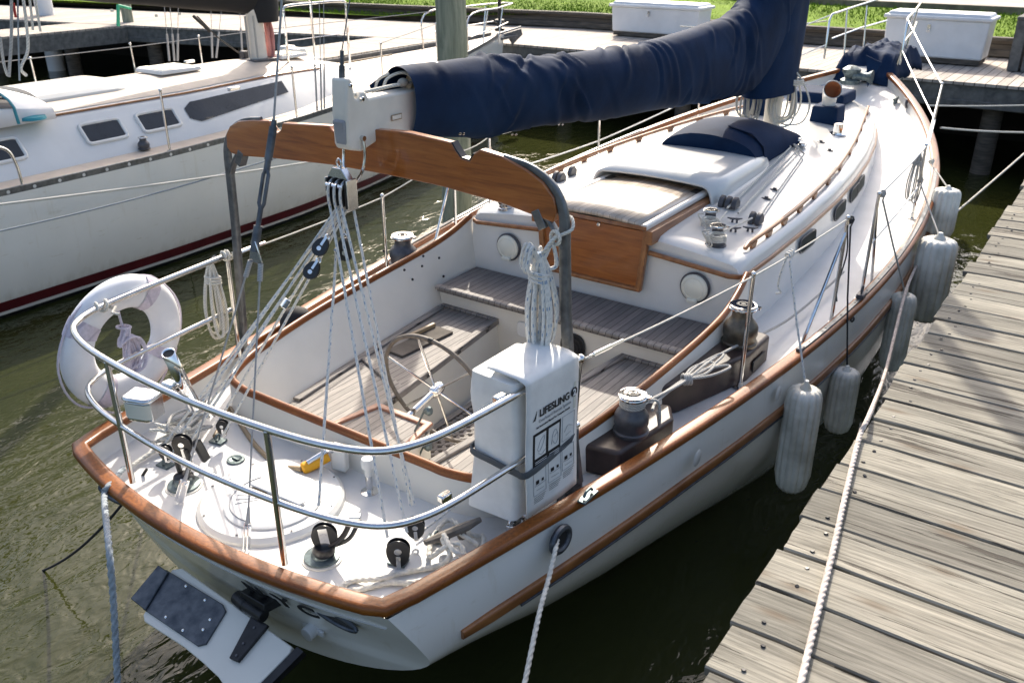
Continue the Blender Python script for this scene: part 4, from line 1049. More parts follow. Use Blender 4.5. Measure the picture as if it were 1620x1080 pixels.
def gear():
    for s in (1, -1):
        # aft sheet winch on its moulded box
        if s > 0:
            b = B(); b.prism([(1.10, 1.50, .99), (1.31, 1.54, .99), (1.385, 2.02, .99), (1.30, 2.16, .99), (1.14, 2.10, .99)], (0, 0, .17)); obj('winch_pedestal', b, 'dark_brown_box', boat, bevel=.022, seg=3)
            winch('winch', (1.255, 1.76, 1.16), .235, .085, 'winch_grey', 'chrome')
            b = B(); b.prism([(1.17, 2.20, 1.0), (1.27, 2.36, 1.0), (1.45, 2.95, 1.0), (1.455, 3.30, 1.0), (1.25, 3.34, 1.0), (1.21, 2.9, 1.0)], (0, 0, .20)); pd = obj('winch_pedestal', b, 'dark_brown_box', boat, bevel=.022, seg=3)
            b = B(); b.sweep([(1.462, 3.0, 1.09), (1.462, 3.2, 1.09)], rprof(.01, .07, .4, 3), up=(0, 0, 1)); obj('handle_pocket', b, 'rubber', pd)
            winch('winch', (1.335, 3.06, 1.20), .27, .10, 'winch_bronze', 'chrome')
        else:
            winch('winch', (-1.35, 2.93, 1.21), .24, .10, 'winch_grey', 'stainless')
            b = B(); b.lathe([(.13, 0), (.13, .03), (0, .03)], (-1.35, 2.93, 1.02), None, 20); b.lathe([(.11, 0), (.11, .2)], (-1.35, 2.93, 1.02), None, 20); obj('winch_pedestal', b, 'dark_brown_box', boat)
            o = B(); o.lathe([(.11, -.06), (.115, .02), (.11, .10), (.08, .16), (.03, .185), (0, .19)], (-1.25, 1.72, 1.10), None, 24)
            obj('winch_hood', o, 'black_canvas', label='round black cover over the small port side winch behind the coaming', cat='winch cover')
    # cabin-top winches with their lines
    z = top_z(.95, 3.6)
    for k, (px, py) in enumerate(((1133, 388), (1122, 362))):
        p = at(px, py, z=z+.005); winch('winch', (p.x, p.y, z), .155, .062, 'winch_grey', 'stainless')
    winch('winch', (-.86, 3.62, z), .155, .062, 'stainless', 'chrome')
    # rope clutches, cleats, fairleads on the coachroof
    def clutch(px, py, n, s=1, parent=boat):
        p = at(px, py, z=1.60); x0 = p.x*s; zz = top_z(abs(x0), p.y)
        for k in range(n):
            b = B(); c = V((x0+.052*k*s, p.y, zz)); b.prism([c+V((-.019, -.055, 0)), c+V((-.019, .05, 0)), c+V((-.019, .055, .04)), c+V((-.019, .01, .085)), c+V((-.019, -.03, .07)), c+V((-.019, -.055, .035))], (.038, 0, 0)); obj('turning_block', b, 'winch_grey', parent, bevel=.006)
    clutch(1142, 333, 3); clutch(1190, 352, 2); clutch(880, 287, 2); clutch(905, 280, 1)
    def cleat(c, L, ang, mat='winch_grey', h=.03, parent=boat, nm='cleat'):
        R = Matrix.Rotation(ang, 3, 'Z'); b = B(); c = V(c)
        b.tube([c+R @ V((-L/2, 0, h+.006)), c+R @ V((-L/4, 0, h)), c+R @ V((L/4, 0, h)), c+R @ V((L/2, 0, h+.006))], 1, 8, scale=[.005*L/.12, .009*L/.12, .009*L/.12, .005*L/.12])
        for q in (-1, 1): b.tube([c+R @ V((q*L*.16, 0, 0)), c+R @ V((q*L*.13, 0, h))], .009*L/.12, 8)
        return obj(nm, b, mat, parent)
    for px, py in ((1162, 352), (1160, 364), (1187, 362)):
        p = at(px, py, z=1.61); cleat((p.x, p.y, top_z(abs(p.x), p.y)), .11, math.radians(20))
    for px, py in ((1213, 309), (1226, 297), (1312, 240), (1298, 230)):
        p = at(px, py, z=1.66); zz = top_z(abs(p.x), p.y); b = B(); b.lathe([(.03, 0), (.03, .006), (.012, .008), (.012, .02), (0, .02)], (p.x, p.y, zz), None, 14, sx=1.3, sy=.7); obj('pad_eye', b, 'winch_grey', boat)
    for px, py in ((1268, 236), (1262, 230), (1256, 226)):
        p = at(px, py, z=1.68); b = B(); zz = top_z(abs(p.x), p.y); b.box((p.x, p.y, zz+.02), (.07, .09, .03)); b.lathe([(.03, .03), (.03, .05), (0, .05)], (p.x, p.y, zz), None, 14); obj('deck_organiser', b, 'stainless', boat, bevel=.004)
    # big bronze cleats and chocks on the quarters
    for s in (1, -1):
        cleat((s*.95, .62, 1.035), .30, math.radians(90-s*20), 'leather', .05, nm='quarter_cleat')
    # aft deck: round lazarette hatch
    c = V((.005, .37, 1.0)); b = B(); b.lathe([(.36, 0), (.355, .03), (.335, .048), (.31, .052), (0, .055)], c, None, 56); pl = obj('lazarette_plinth', b, 'gelcoat', boat, sharp=30)
    c2 = V((.05, .345, 1.055)); b = B(); b.lathe([(.235, -.004), (.235, .006), (.22, .014), (.19, .016), (0, .020)], c2, None, 56); hd = obj('lazarette_lid', b, 'white_plastic', pl, sharp=30)
    for i in range(7):
        a = math.radians(160+12*i); b = B(); b.tube([c2+V((.07*math.cos(a), .07*math.sin(a), .019)), c2+V((.18*math.cos(a), .18*math.sin(a), .0175))], .0018, 5); obj('grip_rib', b, 'ink_grey', hd)
    b = B(); b.tube([c2+V((.205*math.cos(a), .205*math.sin(a), .0165)) for a in [math.radians(155+i*6) for i in range(22)]], .003, 6); obj('lid_groove', b, 'ink_grey', hd)
    for dx in (-.12, .13):
        b = B(); b.lathe([(.045, .0185), (0, .0190)], c2+V((dx*.8, .03-.03, .0035)), None, 20, sx=1.1, sy=.6); obj('recess_shade', b, 'hose', hd)  # flat dark discs, painted shade of the finger hollows by the handle
    b = B(); b.box(c2+V((.0, .03, .028)), (.34, .045, .012), Matrix.Rotation(.05, 3, 'Z')); hh = obj('lid_handle', b, 'white_plastic', hd, bevel=.006)
    tb = text_mesh('BECKSON', .026, frame(c2+V((.115, .025, .0345)), (1, .05, 0), (0, 1, 0)), .0004); obj('lid_lettering', tb, 'ink_grey', hh)
    for a in range(0, 360, 45):
        b = B(); b.lathe([(0, .002), (.006, .001), (.006, 0)], c+V((.325*math.cos(math.radians(a+20)), .325*math.sin(math.radians(a+20)), .052)), None, 8); obj('plinth_screw', b, 'winch_grey', pl)
    # sheet pads, deck plates
    for px, py, r in ((292, 770, .082), (510, 884, .082)):
        p = at(px, py, z=1.005); b = B(); b.lathe([(r*1.12, 0), (r*1.12, .012), (r*.9, .014)], p, None, 36); pd = obj('sheet_pad', b, 'gelcoat_cream', boat)
        b = B(); b.lathe([(r, .010), (r*.98, .022), (r*.6, .028), (r*.5, .045), (0, .05)], p, None, 36); obj('swivel_plate', b, 'bronze_patina', pd)
    for px, py in ((373, 727), (625, 752)):
        p = at(px, py, z=1.008); b = B(); b.lathe([(.048, 0), (.046, .006), (.034, .007), (.03, .004), (0, .004)], p, None, 28); b.box(p+V((0, 0, .008)), (.05, .012, .008)); obj('filler_cap', b, 'bronze_patina', boat)
    for px, py, a in ((630, 888, .3), (690, 852, .4), (345, 697, .2), (262, 735, .1), (385, 640, .2)):
        p = at(px, py, z=1.01); b = B(); b.box(p, (.085, .06, .012), Matrix.Rotation(a, 3, 'Z')); b.tube(circ(p+V((0, 0, .02)), .02, (1, .3, 0), 14), .006, 6, closed=True); obj('pad_eye', b, 'bronze_patina', boat, bevel=.004)
    # bilge pump, white tap post, chrome cleat by the bag
    p = at(585, 778, z=1.0); b = B(); b.lathe([(.045, 0), (.045, .006), (.018, .01), (.018, .12), (0, .12)], p, None, 20); o = obj('post_base', b, 'stainless', boat)
    b = B(); b.lathe([(.019, .10), (.019, .145), (.032, .15), (.034, .185), (.028, .20), (0, .205)], p, None, 20); obj('post_cap', b, 'white_plastic', o)
    p = at(822, 832, z=1.03); b = B(); b.box(p, (.10, .12, .07), Matrix.Rotation(.3, 3, 'Z')); b.tube(circ(p+V((0, -.02, .02)), .04, (1, -.6, .2), 18), .012, 8, closed=True); b.tube([p+V((-.05, .0, .05)), p+V((.02, 0, .08)), p+V((.07, .02, .03))], .012, 8, k=4); obj('mooring_cleat', b, 'stainless', boat, bevel=.01)
    # windlass and bow gear
    p = V((-.02, 9.95, 1.78)); b = B(); b.lathe([(.12, 0), (.12, .05), (.07, .08), (.09, .12), (.11, .15), (.11, .18), (.05, .22), (0, .22)], p, None, 24); b.lathe([(.09, -.11), (.05, -.05), (.05, .05), (.09, .11)], p+V((.15, 0, .1)), rot_to((1, 0, 0)), 20); obj('windlass', b, 'bronze_patina', boat)
    b = B(); b.prism([(-.10, 10.0, 1.80), (.10, 10.0, 1.80), (.10, 11.5, 1.95), (-.10, 11.5, 1.95)], (0, 0, .09)); obj('anchor_platform', b, 'gelcoat', boat, bevel=.02)
    for s in (1, -1):
        y = 9.75; x = sheer(y)[0]-.16; cleat((s*x, y, sheer(y)[1]-.12), .24, math.radians(90), 'bronze_patina', .06, nm='bow_cleat')
        b = B(); y = 9.6; b.tube(circ((s*(sheer(y)[0]-.07), y, sheer(y)[1]-.05), .045, (1, 0, 0), 18), .016, 8, closed=True); obj('hawse_ring', b, 'winch_grey', boat)
gear()
# ================================================================== gear that rests on the boat
def covers():
    # hooped navy cover on the forward half of the sea hood
    b = B(); rows = []
    for i in range(15):
        y = 5.50+1.22*i/14; hh = .30*math.sin(math.pi*(.28+.62*i/14))**.8; zb = lerp(1.69, 1.70, i/14); X = .46
        row = []
        for k in range(19):
            a = math.pi*k/18; x = -X*math.cos(a); z = zb+hh*math.sin(a)**.7+.006*NZ.noise(V((x*6, y*5, 0)))
            row.append((x, y-.03*math.sin(a), z))
        rows.append(row)
    vr = b.grid(rows); b.face(vr[0]); b.face(vr[-1])
    o = thing('hatch_cover', 'navy blue hooped canvas cover over the middle hatch, behind the mast', 'canvas cover', (0, 6.1, 1.7)); obj('cover_cloth', b, 'navy_canvas', o, sharp=35)
    b = B(); b.sweep([(.472, 5.7, 1.71), (.445, 5.7, 1.84), (.33, 5.7, 1.94), (.1, 5.7, 1.985)], rprof(.006, .06, .2, 1), up=(0, 1, 0)); obj('cover_strap', b, 'navy_canvas', o)
    # boxes of the two cowl vents
    for s, lab in ((1, 'navy cloth cover on the starboard vent box, below the cowl nearest the dock'), (-1, 'navy cloth cover on the port vent box, half hidden behind the mast')):
        z0 = top_z(.37, 7.75); b = B(); b.box((s*.37, 7.77, z0+.075), (.29, .32, .18), taper=.9); obj('vent_box_cover', b, 'navy_canvas', bevel=.018, label=lab, cat='canvas cover', seg=3)
    b = B(); b.box((-.03, 8.85, top_z(0, 8.85)+.045), (.66, .56, .13), taper=.96); obj('hatch_cover', b, 'navy_canvas', bevel=.03, seg=3, label='flat navy canvas cover on the square fore hatch', cat='canvas cover')
    # crumpled cover thrown over the bow gear
    rows = []; n = 26
    for i in range(n):
        row = []
        for j in range(n):
            u, v = i/(n-1)*2-1, j/(n-1)*2-1; x = u*.40-.0; y = 11.2+v*.85; r = max(abs(u)*.95, abs(v))
            ridge = .08*max(0, 1-abs(u)*1.15); z = 2.04+ridge*(1-.4*v*v)-.32*max(0, r-.72)/.28+.07*NZ.noise(V((x*4, y*3, 2)))+.09*abs(NZ.noise(V((x*8+3, y*6, 5)))); row.append((x*(1+.12*NZ.noise(V((y*3, 1, 1)))), y+.1*NZ.noise(V((x*5, 4, 4))), z))
        rows.append(row)
    b = B(); b.grid(rows); o = thing('windlass_cover', 'crumpled faded navy canvas draped over the bow fittings', 'canvas cover', (0, 11, 2.0)); obj('cover_cloth', b, 'navy_canvas', o, sharp=50, solid=.008)
    b = B(); b.prism([(.05, 10.25, 2.1), (.24, 10.30, 2.02), (.14, 10.2, 1.72)], (0, .012, 0)); obj('cover_tail', b, 'navy_canvas', o)
covers()
def lifesling():
    o = thing('rescue_bag', 'white vinyl rescue sling bag with printed instructions hanging on the stern rail', 'bag', (1.08, 1.02, 1.06))
    x0, x1, y0, y1, z0, z1 = .92, 1.175, .785, 1.155, 1.13, 1.835
    # soft box with a rounded, dented lid
    rows = []; n = 14
    for j in range(15):
        z = z0+(z1-z0)*j/14; sw = 1+.02*math.sin(z*9)
        ring = []
        for a, c_ in rprof(2, 2, .10, 3): pass
        pr_ = rprof(x1-x0, y1-y0, .10, 3)
        for px, py in pr_:
            d = .020*NZ.noise(V((px*5, py*5, z*4)))+.006*NZ.noise(V((px*14, py*14, z*11))); s_ = 1+.03*(1-((z-z0)/(z1-z0)))*0
            ring.append(((x0+x1)/2+px*(sw)+d+.02*(z-z0), (y0+y1)/2+py*sw*(1-.04*(z-z0))+d, z))
        rows.append(ring)
    b = B(); b.grid(rows, closed=True); cap = []
    top = rows[-1]; cx, cy = (x0+x1)/2+.015, (y0+y1)/2
    prev = [b.bm.verts.new(V(p)) for p in top]
    for k in range(1, 5):
        f = 1-k/5.0; cur = [b.bm.verts.new(V((cx+(p[0]-cx)*f, cy+(p[1]-cy)*f, z1+.02*(1-f)+.035*max(0, (p[1]-cy)/.25)*(1-f)+.012*NZ.noise(V((p[0]*9, p[1]*9, f*3)))))) for p in top]
        for i in range(len(top)): b.face([prev[i], prev[(i+1) % len(top)], cur[(i+1) % len(top)], cur[i]])
        prev = cur
    b.face(prev); b.face([b.bm.verts.new(V(p)) for p in rows[0]])
    obj('bag_body', b, 'vinyl', o, sharp=50)
    # flap over the rail, hanging outboard with the print on it
    Y0, Y1 = .80, 1.17
    def FP(u, v):    # u 0..1 aft to forward, v 0 top .. 1 bottom
        z = lerp(1.835, 1.165, v); x = 1.222+.035*u+.012*max(0, v-.6)*math.sin(u*6+v*4); return V((x+.014*v, lerp(Y0, Y1, u)+.006*math.sin(v*6+1), z))
    rows = [[V((lerp(1.02, 1.218+.035*j/10, i/5), lerp(Y0, Y1, j/10)+0, 1.872-.012*(i/5)-.02*max(0, i/5-.8)*5*.6)) for j in range(11)] for i in range(6)]
    rows += [[FP(j/10, i/16) for j in range(11)] for i in range(17)]
    b = B(); b.grid(rows); fl = obj('bag_flap', b, 'vinyl', o, sharp=70, solid=.006)
    # print: lettering and picture panels
    def place(u, v): return FP(u, v)+V((.0042, 0, 0))
    def quad(u0, v0, u1, v1, mat, nm, off=0):
        b = B(); n = 5; b.grid([[place(lerp(u0, u1, i/n), lerp(v0, v1, j/n))+V((off, 0, 0)) for i in range(n+1)] for j in range(n+1)]); return obj(nm, b, mat, fl)
    def txt(t, size, u, v, mat='ink', fo=0): 
        p = place(u, v)+V((.0022, 0, 0)); tb = text_mesh(t, size, frame(p, (.084, 1, 0), (-.02, 0, 1)), .0006, font_off=fo); return obj('printed_text', tb, mat, fl)
    txt('LIFESLING', .050, .52, .263, fo=.0012)
    b = B()
    for k in range(4): b.prism([place(.10+.016*k, .275)+V((.001, 0, 0)), place(.108+.016*k, .275)+V((.001, 0, 0)), place(.145+.012*k, .275-.016*(k+1))+V((.001, 0, 0)), place(.137+.012*k, .275-.016*(k+1))+V((.001, 0, 0))], (.0008, 0, 0))
    obj('printed_slashes', b, 'ink', fl)
    b = B(); c = place(.90, .232)+V((.001, 0, 0)); b.face([b.bm.verts.new(p) for p in circ(c+V((.002, 0, 0)), .024, (1, -.084, .02), 28)]); obj('print_disc', b, 'ink', fl)
    tb = text_mesh('2', .046, frame(c+V((.0045, 0, -.016)), (.084, 1, 0), (-.02, 0, 1)), .0006, font_off=.0016); obj('printed_text', tb, 'vinyl', fl)
    txt('Overboard Rescue System', .022, .53, .305, 'ink_grey'); txt('See Instruction Manual For Complete Details', .0135, .50, .340, 'ink', .0001)
    quad(.12, .375, .66, .635, 'ink', 'panel_black')
    for u in (.155, .415): quad(u, .395, u+.21, .565, 'vinyl', 'panel_picture', .0012)
    def lines(L, m='ink_grey', r=.0011, off=.0026, nm='panel_drawing'):
        b = B()
        for pts in L: b.tube([place(u, v)+V((off, 0, 0)) for u, v in pts], r, 5, k=3 if len(pts) > 2 else 0)
        return obj(nm, b, m, fl)
    def rect(u0, v0, u1, v1):
        b = B(); P = [(u0, v0), (u1, v0), (u1, v1), (u0, v1)]
        for i in range(4): b.tube([place(*P[i])+V((.001, 0, 0)), place(*P[(i+1) % 4])+V((.001, 0, 0))], .0011, 5)
        return obj('panel_outline', b, 'ink_grey', fl)
    lines([[(.20, .50), (.26, .44), (.33, .42), (.31, .47), (.24, .52), (.20, .50)], [(.22, .53), (.28, .55), (.35, .53)]]); lines([[(.47, .53), (.50, .45), (.56, .43), (.60, .50), (.55, .54), (.49, .50)], [(.52, .48), (.58, .46)]])
    rect(.69, .375, .93, .565); lines([[(.73, .50), (.80, .46), (.89, .48)], [(.76, .53), (.86, .52)]])
    for k in range(3): lines([[(.16, .590+.014*k), (.38, .590+.014*k)]], 'vinyl', .0010); lines([[(.43, .590+.014*k), (.62, .590+.014*k)]], 'vinyl', .0010); lines([[(.70, .585+.014*k), (.90, .585+.014*k)]], 'ink', .0008)
    for u0, v0, v1 in ((.13, .66, .855), (.42, .64, .825), (.69, .62, .80)):
        rect(u0, v0, u0+.24, v1); quad(u0+.05, lerp(v0, v1, .42), u0+.11, lerp(v0, v1, .58), 'ink', 'panel_figure', .001); quad(u0+.16, lerp(v0, v1, .44), u0+.20, lerp(v0, v1, .56), 'ink', 'panel_figure', .001)
        lines([[(u0+.02, lerp(v0, v1, .6)), (u0+.12, lerp(v0, v1, .63)), (u0+.22, lerp(v0, v1, .6))], [(u0+.05, lerp(v0, v1, .8)), (u0+.19, lerp(v0, v1, .82))]])
        for k in range(4): lines([[(u0+.0, v1+.016+.014*k), (u0+.23-.02*k, v1+.016+.014*k)]], 'ink', .0008)
    quad(.90, .16, .95, .36, 'lens_plastic', 'reflective_strip', .0005)
    # grey webbing round it all
    b = B(); zz = 1.415; pth = [V((1.262, 1.178, zz+.03)), V((1.255, 1.03, zz+.005)), V((1.240, .80, zz-.01)), V((1.18, .776, zz-.005)), V((1.05, .776, zz+.01)), V((.945, .782, zz+.02)), V((.925, .83, zz+.03)), V((.905, 1.10, zz+.04)), V((.94, 1.172, zz+.04)), V((1.22, 1.188, zz+.035))]
    b.sweep(cr(pth, 4, True), rprof(.006, .034, .3, 2), closed=True, up=(0, 0, 1)); obj('webbing_strap', b, 'strap', o)
    b = B(); b.sweep([(1.253, 1.174, 1.81), (1.258, 1.178, 1.5), (1.264, 1.174, 1.17)], rprof(.006, .006, .3, 1), up=(0, 1, 0)); obj('edge_binding', b, 'strap', fl)
lifesling()
def lifebuoy():
    c = V((-1.275, .50, 1.50)); n = V((-1, -.10, .12)).normalized(); R = rot_to(n)
    o = thing('lifebuoy', 'white ring lifebuoy lashed to the port corner of the stern rail', 'lifebuoy', tuple(c))
    b = B(); rows = []; Rr, r = .30, .088
    for i in range(64):
        a = 2*math.pi*i/64; d = V((math.cos(a), math.sin(a), 0)); row = []
        for k in range(18):
            t = 2*math.pi*k/18; w_ = r*(1.0 if math.cos(t) > 0 else 1.15); row.append(c+R @ (d*(Rr+w_*math.cos(t))+V((0, 0, .062*math.sin(t)))))
        rows.append(row)
    rows.append(rows[0]); b.grid(rows, closed=True); bmesh.ops.remove_doubles(b.bm, verts=b.bm.verts, dist=1e-5); ring = obj('ring', b, 'foam_white', o, sharp=80)
    for deg in (35, 125, 215, 305):
        a = math.radians(deg); b = B(); rows = []
        for t in range(6):
            aa = a+math.radians(-8+16*t/5); d = V((math.cos(aa), math.sin(aa), 0)); rows.append([c+R @ (d*(Rr+(r*(1.0 if math.cos(q) > 0 else 1.15)+.004)*math.cos(q))+V((0, 0, .067*math.sin(q)))) for q in [2*math.pi*k/18 for k in range(18)]])
        b.grid(rows, closed=True); obj('ring_band', b, 'rope_lilac', ring)
    for k in range(4):
        a0 = math.radians(35+90*k); a1 = a0+math.pi/2; P = []
        for i in range(13):
            f = i/12; a = lerp(a0, a1, f); d = V((math.cos(a), math.sin(a), 0)); P.append(c+R @ (d*(Rr+r+.005+.06*math.sin(math.pi*f)*.3))+V((0, 0, -.05*math.sin(math.pi*f)*abs(math.sin(a)))))
        b = B(); b.tube(P, .0065, 7); obj('grab_line', b, 'rope_lilac', ring)
    # bundled throwing line hung in the middle of the ring
    l = thing('throwing_line', 'bundle of lilac-white floating line tied inside the lifebuoy', 'rope', (-1.24, .5, 1.5))
    rnd = random.Random(5)
    for i in range(9):
        w_ = .030+.009*i; h_ = .17+rnd.uniform(-.02, .02); c0 = V((-1.20+.006*i, .47+rnd.uniform(-.01, .01), 1.64)); b = B()
        dirv = rnd.uniform(-.35, .35); P = [c0+V((0, 0, -.02))]
        for t in range(1, 10): a = -math.pi*.45+math.pi*2*.9*t/10; P.append(c0+V((rnd.uniform(-.012, .012), w_*math.sin(a*1.0)*(.9+.2*dirv)+dirv*.05, -.09-h_*.5+h_*.6*math.cos(a))))
        P.append(c0+V((0, 0, -.02))); b.tube(P, .0075, 7, k=4); obj('strand', b, 'rope_lilac', l)
    b = B(); b.tube([(-1.22, .47, 1.82), (-1.22, .475, 1.75), (-1.21, .47, 1.68), (-1.20, .47, 1.62)], .0075, 7, k=4); b.tube(circ((-1.19, .47, 1.62), .035, (0, .2, 1), 14, sx=1), .007, 6, closed=True); obj('strand', b, 'rope_lilac', l)
lifebuoy()
def hung_coil(name, label, c, H, W, n, r, mat, seed, hangr=None, sw=(1, 0, 0), tuft=True):
    """a coil hung up and wrapped below the top"""
    rnd = random.Random(seed); o = thing(name, label, 'rope', tuple(c)); c = V(c); sw = V(sw).normalized(); th = V((sw.y, -sw.x, 0))
    for i in range(n):
        f = (i/(n-1)-.5) if n > 1 else 0; ww = W*(.35+.65*rnd.random()); off = th*(f*W*.9)+sw*rnd.uniform(-.25, .25)*W; hh = H*(1+rnd.uniform(-.10, .05))
        P = [c+off*.25, c+off*.6+sw*ww*.30+V((0, 0, -hh*.22)), c+off+sw*ww*.55+V((0, 0, -hh*.6)), c+off+sw*ww*.42+V((0, 0, -hh*.92)), c+off+V((0, 0, -hh)), c+off-sw*ww*.42+V((0, 0, -hh*.92)), c+off-sw*ww*.55+V((0, 0, -hh*.6)), c+off*.6-sw*ww*.30+V((0, 0, -hh*.22)), c+off*.25]
        b = B(); b.tube(P, r, 7, k=5); obj('coil_turn', b, mat, o)
    for k in range(3):
        z = -H*.22-k*r*2.1; b = B(); b.tube([c+sw*(W*.42*math.cos(a))+th*(W*.38*math.sin(a))+V((0, 0, z+.02*math.sin(a*.5))) for a in [2*math.pi*i/16 for i in range(16)]], r, 7, closed=True); obj('coil_wrap', b, mat, o)
    if tuft:
        for i in range(11):
            a = rnd.uniform(0, 6.28); d = sw*math.cos(a)+th*math.sin(a); b = B()
            b.tube([c+V((0, 0, -H*.2)), c+d*W*.35+V((0, 0, rnd.uniform(-.02, .03))), c+d*W*.62+V((0, 0, rnd.uniform(-.02, .04))), c+d*W*.8+V((0, 0, -.06)), c+d*W*.45+V((0, 0, -H*.18)), c+V((0, 0, -H*.24))], r, 7, k=5); obj('coil_loop', b, mat, o)
    return o
g = at(853, 400, y=1.16)
hung_coil('sheet_coil', 'thick coil of white rope with blue flecks hung on the gallows leg above the bag', g, .46, .10, 16, .0088, 'rope_fleck', 2, sw=(1, .3, 0))
b = B(); b.tube([g+V((.0, 0, -.02)), g+V((.05, .04, .06)), V((1.09, 1.22, 2.36)), V((1.12, 1.29, 2.44)), V((1.16, 1.25, 2.40)), V((1.10, 1.2, 2.36)), g+V((.03, 0, .02))], .008, 7, k=5); b.tube(circ((1.10, 1.21, 2.36), .03, (.3, 1, 0), 12), .009, 6, closed=True)
obj('coil_hanger', b, 'rope_white', label='short white rope loop tying the flecked coil to the gallows', cat='rope')
g = at(337, 412, x=-1.235)
hung_coil('rope_coil', 'slack white rope coil hanging from the forward end of the port stern rail', g+V((0, -.02, 0)), .50, .10, 6, .0085, 'rope_white', 8, sw=(.2, 1, 0), tuft=False)
b = B(); b.tube([V((-1.235, 1.20, 1.80))+V((.03*math.cos(a), .012*i/4, .03*math.sin(a))) for i, a in enumerate([k*.7 for k in range(20)])], .008, 7); obj('hitch', b, 'rope_white', label='small hitch of white rope round the end of the port stern rail', cat='rope')
b = B(); b.tube([V((-1.13, .30, 1.80))+V((.028*math.cos(a), .006*i, .028*math.sin(a))) for i, a in enumerate([k*.7 for k in range(18)])]+[V((-1.08, .36, 1.77)), V((-1.05, .38, 1.76))], .0075, 7); obj('hitch', b, 'rope_white', label='white cord wound round the port corner bend of the stern rail', cat='rope')
def rod_holder():
    o = thing('rod_holder', 'open stainless tube holder clamped to the stern rail', 'rod holder', (-.42, .02, 1.8))
    a, c = at(266, 558, z=2.02), at(303, 632, z=1.72); d = (c-a); b = B(); b.tube([a, a+d*1.15], .026, 18, caps=False); obj('holder_tube', b, 'chrome', o, solid=.003)
    b = B(); b.tube([a+d*.02, a+d*.12], .0225, 18, caps=True); obj('tube_liner', b, 'rubber', o)
    q = at(270, 612, z=1.80); b = B(); b.box(q, (.07, .05, .05)); b.tube([q, a+d*.6], .016, 10); obj('rail_clamp', b, 'stainless', o, bevel=.008)
    # stern light
    l = thing('stern_light', 'small stainless stern light housing hung under the top rail', 'lamp', (-.45, .0, 1.6))
    c = at(228, 640, y=.06); b = B(); R = Matrix.Rotation(.35, 3, 'Z')
    poly = [(-.07, -.045), (-.045, -.06), (.045, -.06), (.07, -.045), (.07, .05), (-.07, .05)]
    b.prism([c+R @ V((x, y, -.06)) for x, y in poly], (0, 0, .10)); obj('lamp_body', b, 'stainless', l, bevel=.004)
    b = B(); b.prism([c+R @ V((x*1.12, y*1.12, .04)) for x, y in poly], (0, 0, .022)); obj('lamp_cap', b, 'stainless', l, bevel=.01)
    b = B(); b.prism([c+R @ V((x*1.02, y*1.03, -.045)) for x, y in poly[:4]]+[c+R @ V((.0, .0, -.045))], (0, 0, .075)); obj('lamp_lens', b, 'lens_plastic', l)
rod_holder()
def pump():
    o = thing('washdown_nozzle', 'yellow and chrome hose nozzle on a tan hose by the cockpit coaming', 'hose nozzle', (.1, .8, 1.05))
    a, c = at(478, 742, z=1.07), at(520, 722, z=1.10); b = B(); d = c-a; b.lathe([(0, -.002), (.024, 0), (.032, .01), (.032, .07), (.028, .10), (.026, d.length), (0, d.length)], a, rot_to(d), 16); obj('nozzle_grip', b, 'yellow', o)
    b = B(); b.tube([a+V((.02, .02, .035)), c+V((0, 0, .04))], .014, 10); b.lathe([(.012, 0), (.03, .015), (.032, .03), (0, .04)], c+V((0, 0, .03)), rot_to((.5, .4, 1)), 14); obj('nozzle_lever', b, 'chrome', o)
    b = B(); b.box(c+V((.05, .03, .0)), (.09, .05, .15), Matrix.Rotation(.2, 3, 'Z')); obj('holder_plate', b, 'gelcoat', o, bevel=.012)
    P = [a+V((.0, 0, 0)), at(440, 735, z=1.02), at(405, 705, z=1.01), at(375, 662, z=1.01), at(362, 645, z=1.02), at(352, 668, z=1.03), at(340, 690, z=1.02)]
    b = B(); b.tube(P, .014, 10, k=6); obj('hose', b, 'hose', o)
pump()
# ---------------------------------------------------------------- mainsheet tackle
def block(p, d, r, parent, nm='block', n=1, sm='black_plastic', face=False):
    """cheeks either side of a sheave, strap along d (towards its eye)"""
    p, d = V(p), V(d).normalized(); side = d.cross(V((FW.x, FW.y, 0)).cross(V((0, 0, 1))).normalized()); 
    side = V((.52, -.72, .42)); side = (side-d*side.dot(d)).normalized(); w_ = d.cross(side).normalized(); b = B()
    out = [(r*math.cos(t)*.95, r*math.sin(t)*(1.0 if math.sin(t) < 0 else 1.55)) for t in [2*math.pi*i/22 for i in range(22)]]
    for k in range(n+1):
        o_ = side*(.026*(k-n/2)); b.prism([p+o_+w_*x+d*y for x, y in out], side*.006)
    bl = obj(nm, b, sm, parent, bevel=.002)
    b = B(); b.tube([p-side*.013*n, p+side*(.013*n+.010)], r*.30, 12); b.box(p+d*r*.75+side*(.013*n+.0085), (.001, .001, .001)); hw, lo = (.34, .75) if face else (.17, -.45)
    b.prism([p+side*(.013*n+.0065)+w_*x*r*hw+d*y for x, y in ((-1, r*1.75), (1, r*1.75), (1, -r*lo), (-1, -r*lo))], side*.003)
    b.tube(circ(p+d*r*1.75, r*.28, side, 12), .006, 6, closed=True); obj('block_strap', b, 'stainless', bl, bevel=.001)
    return bl
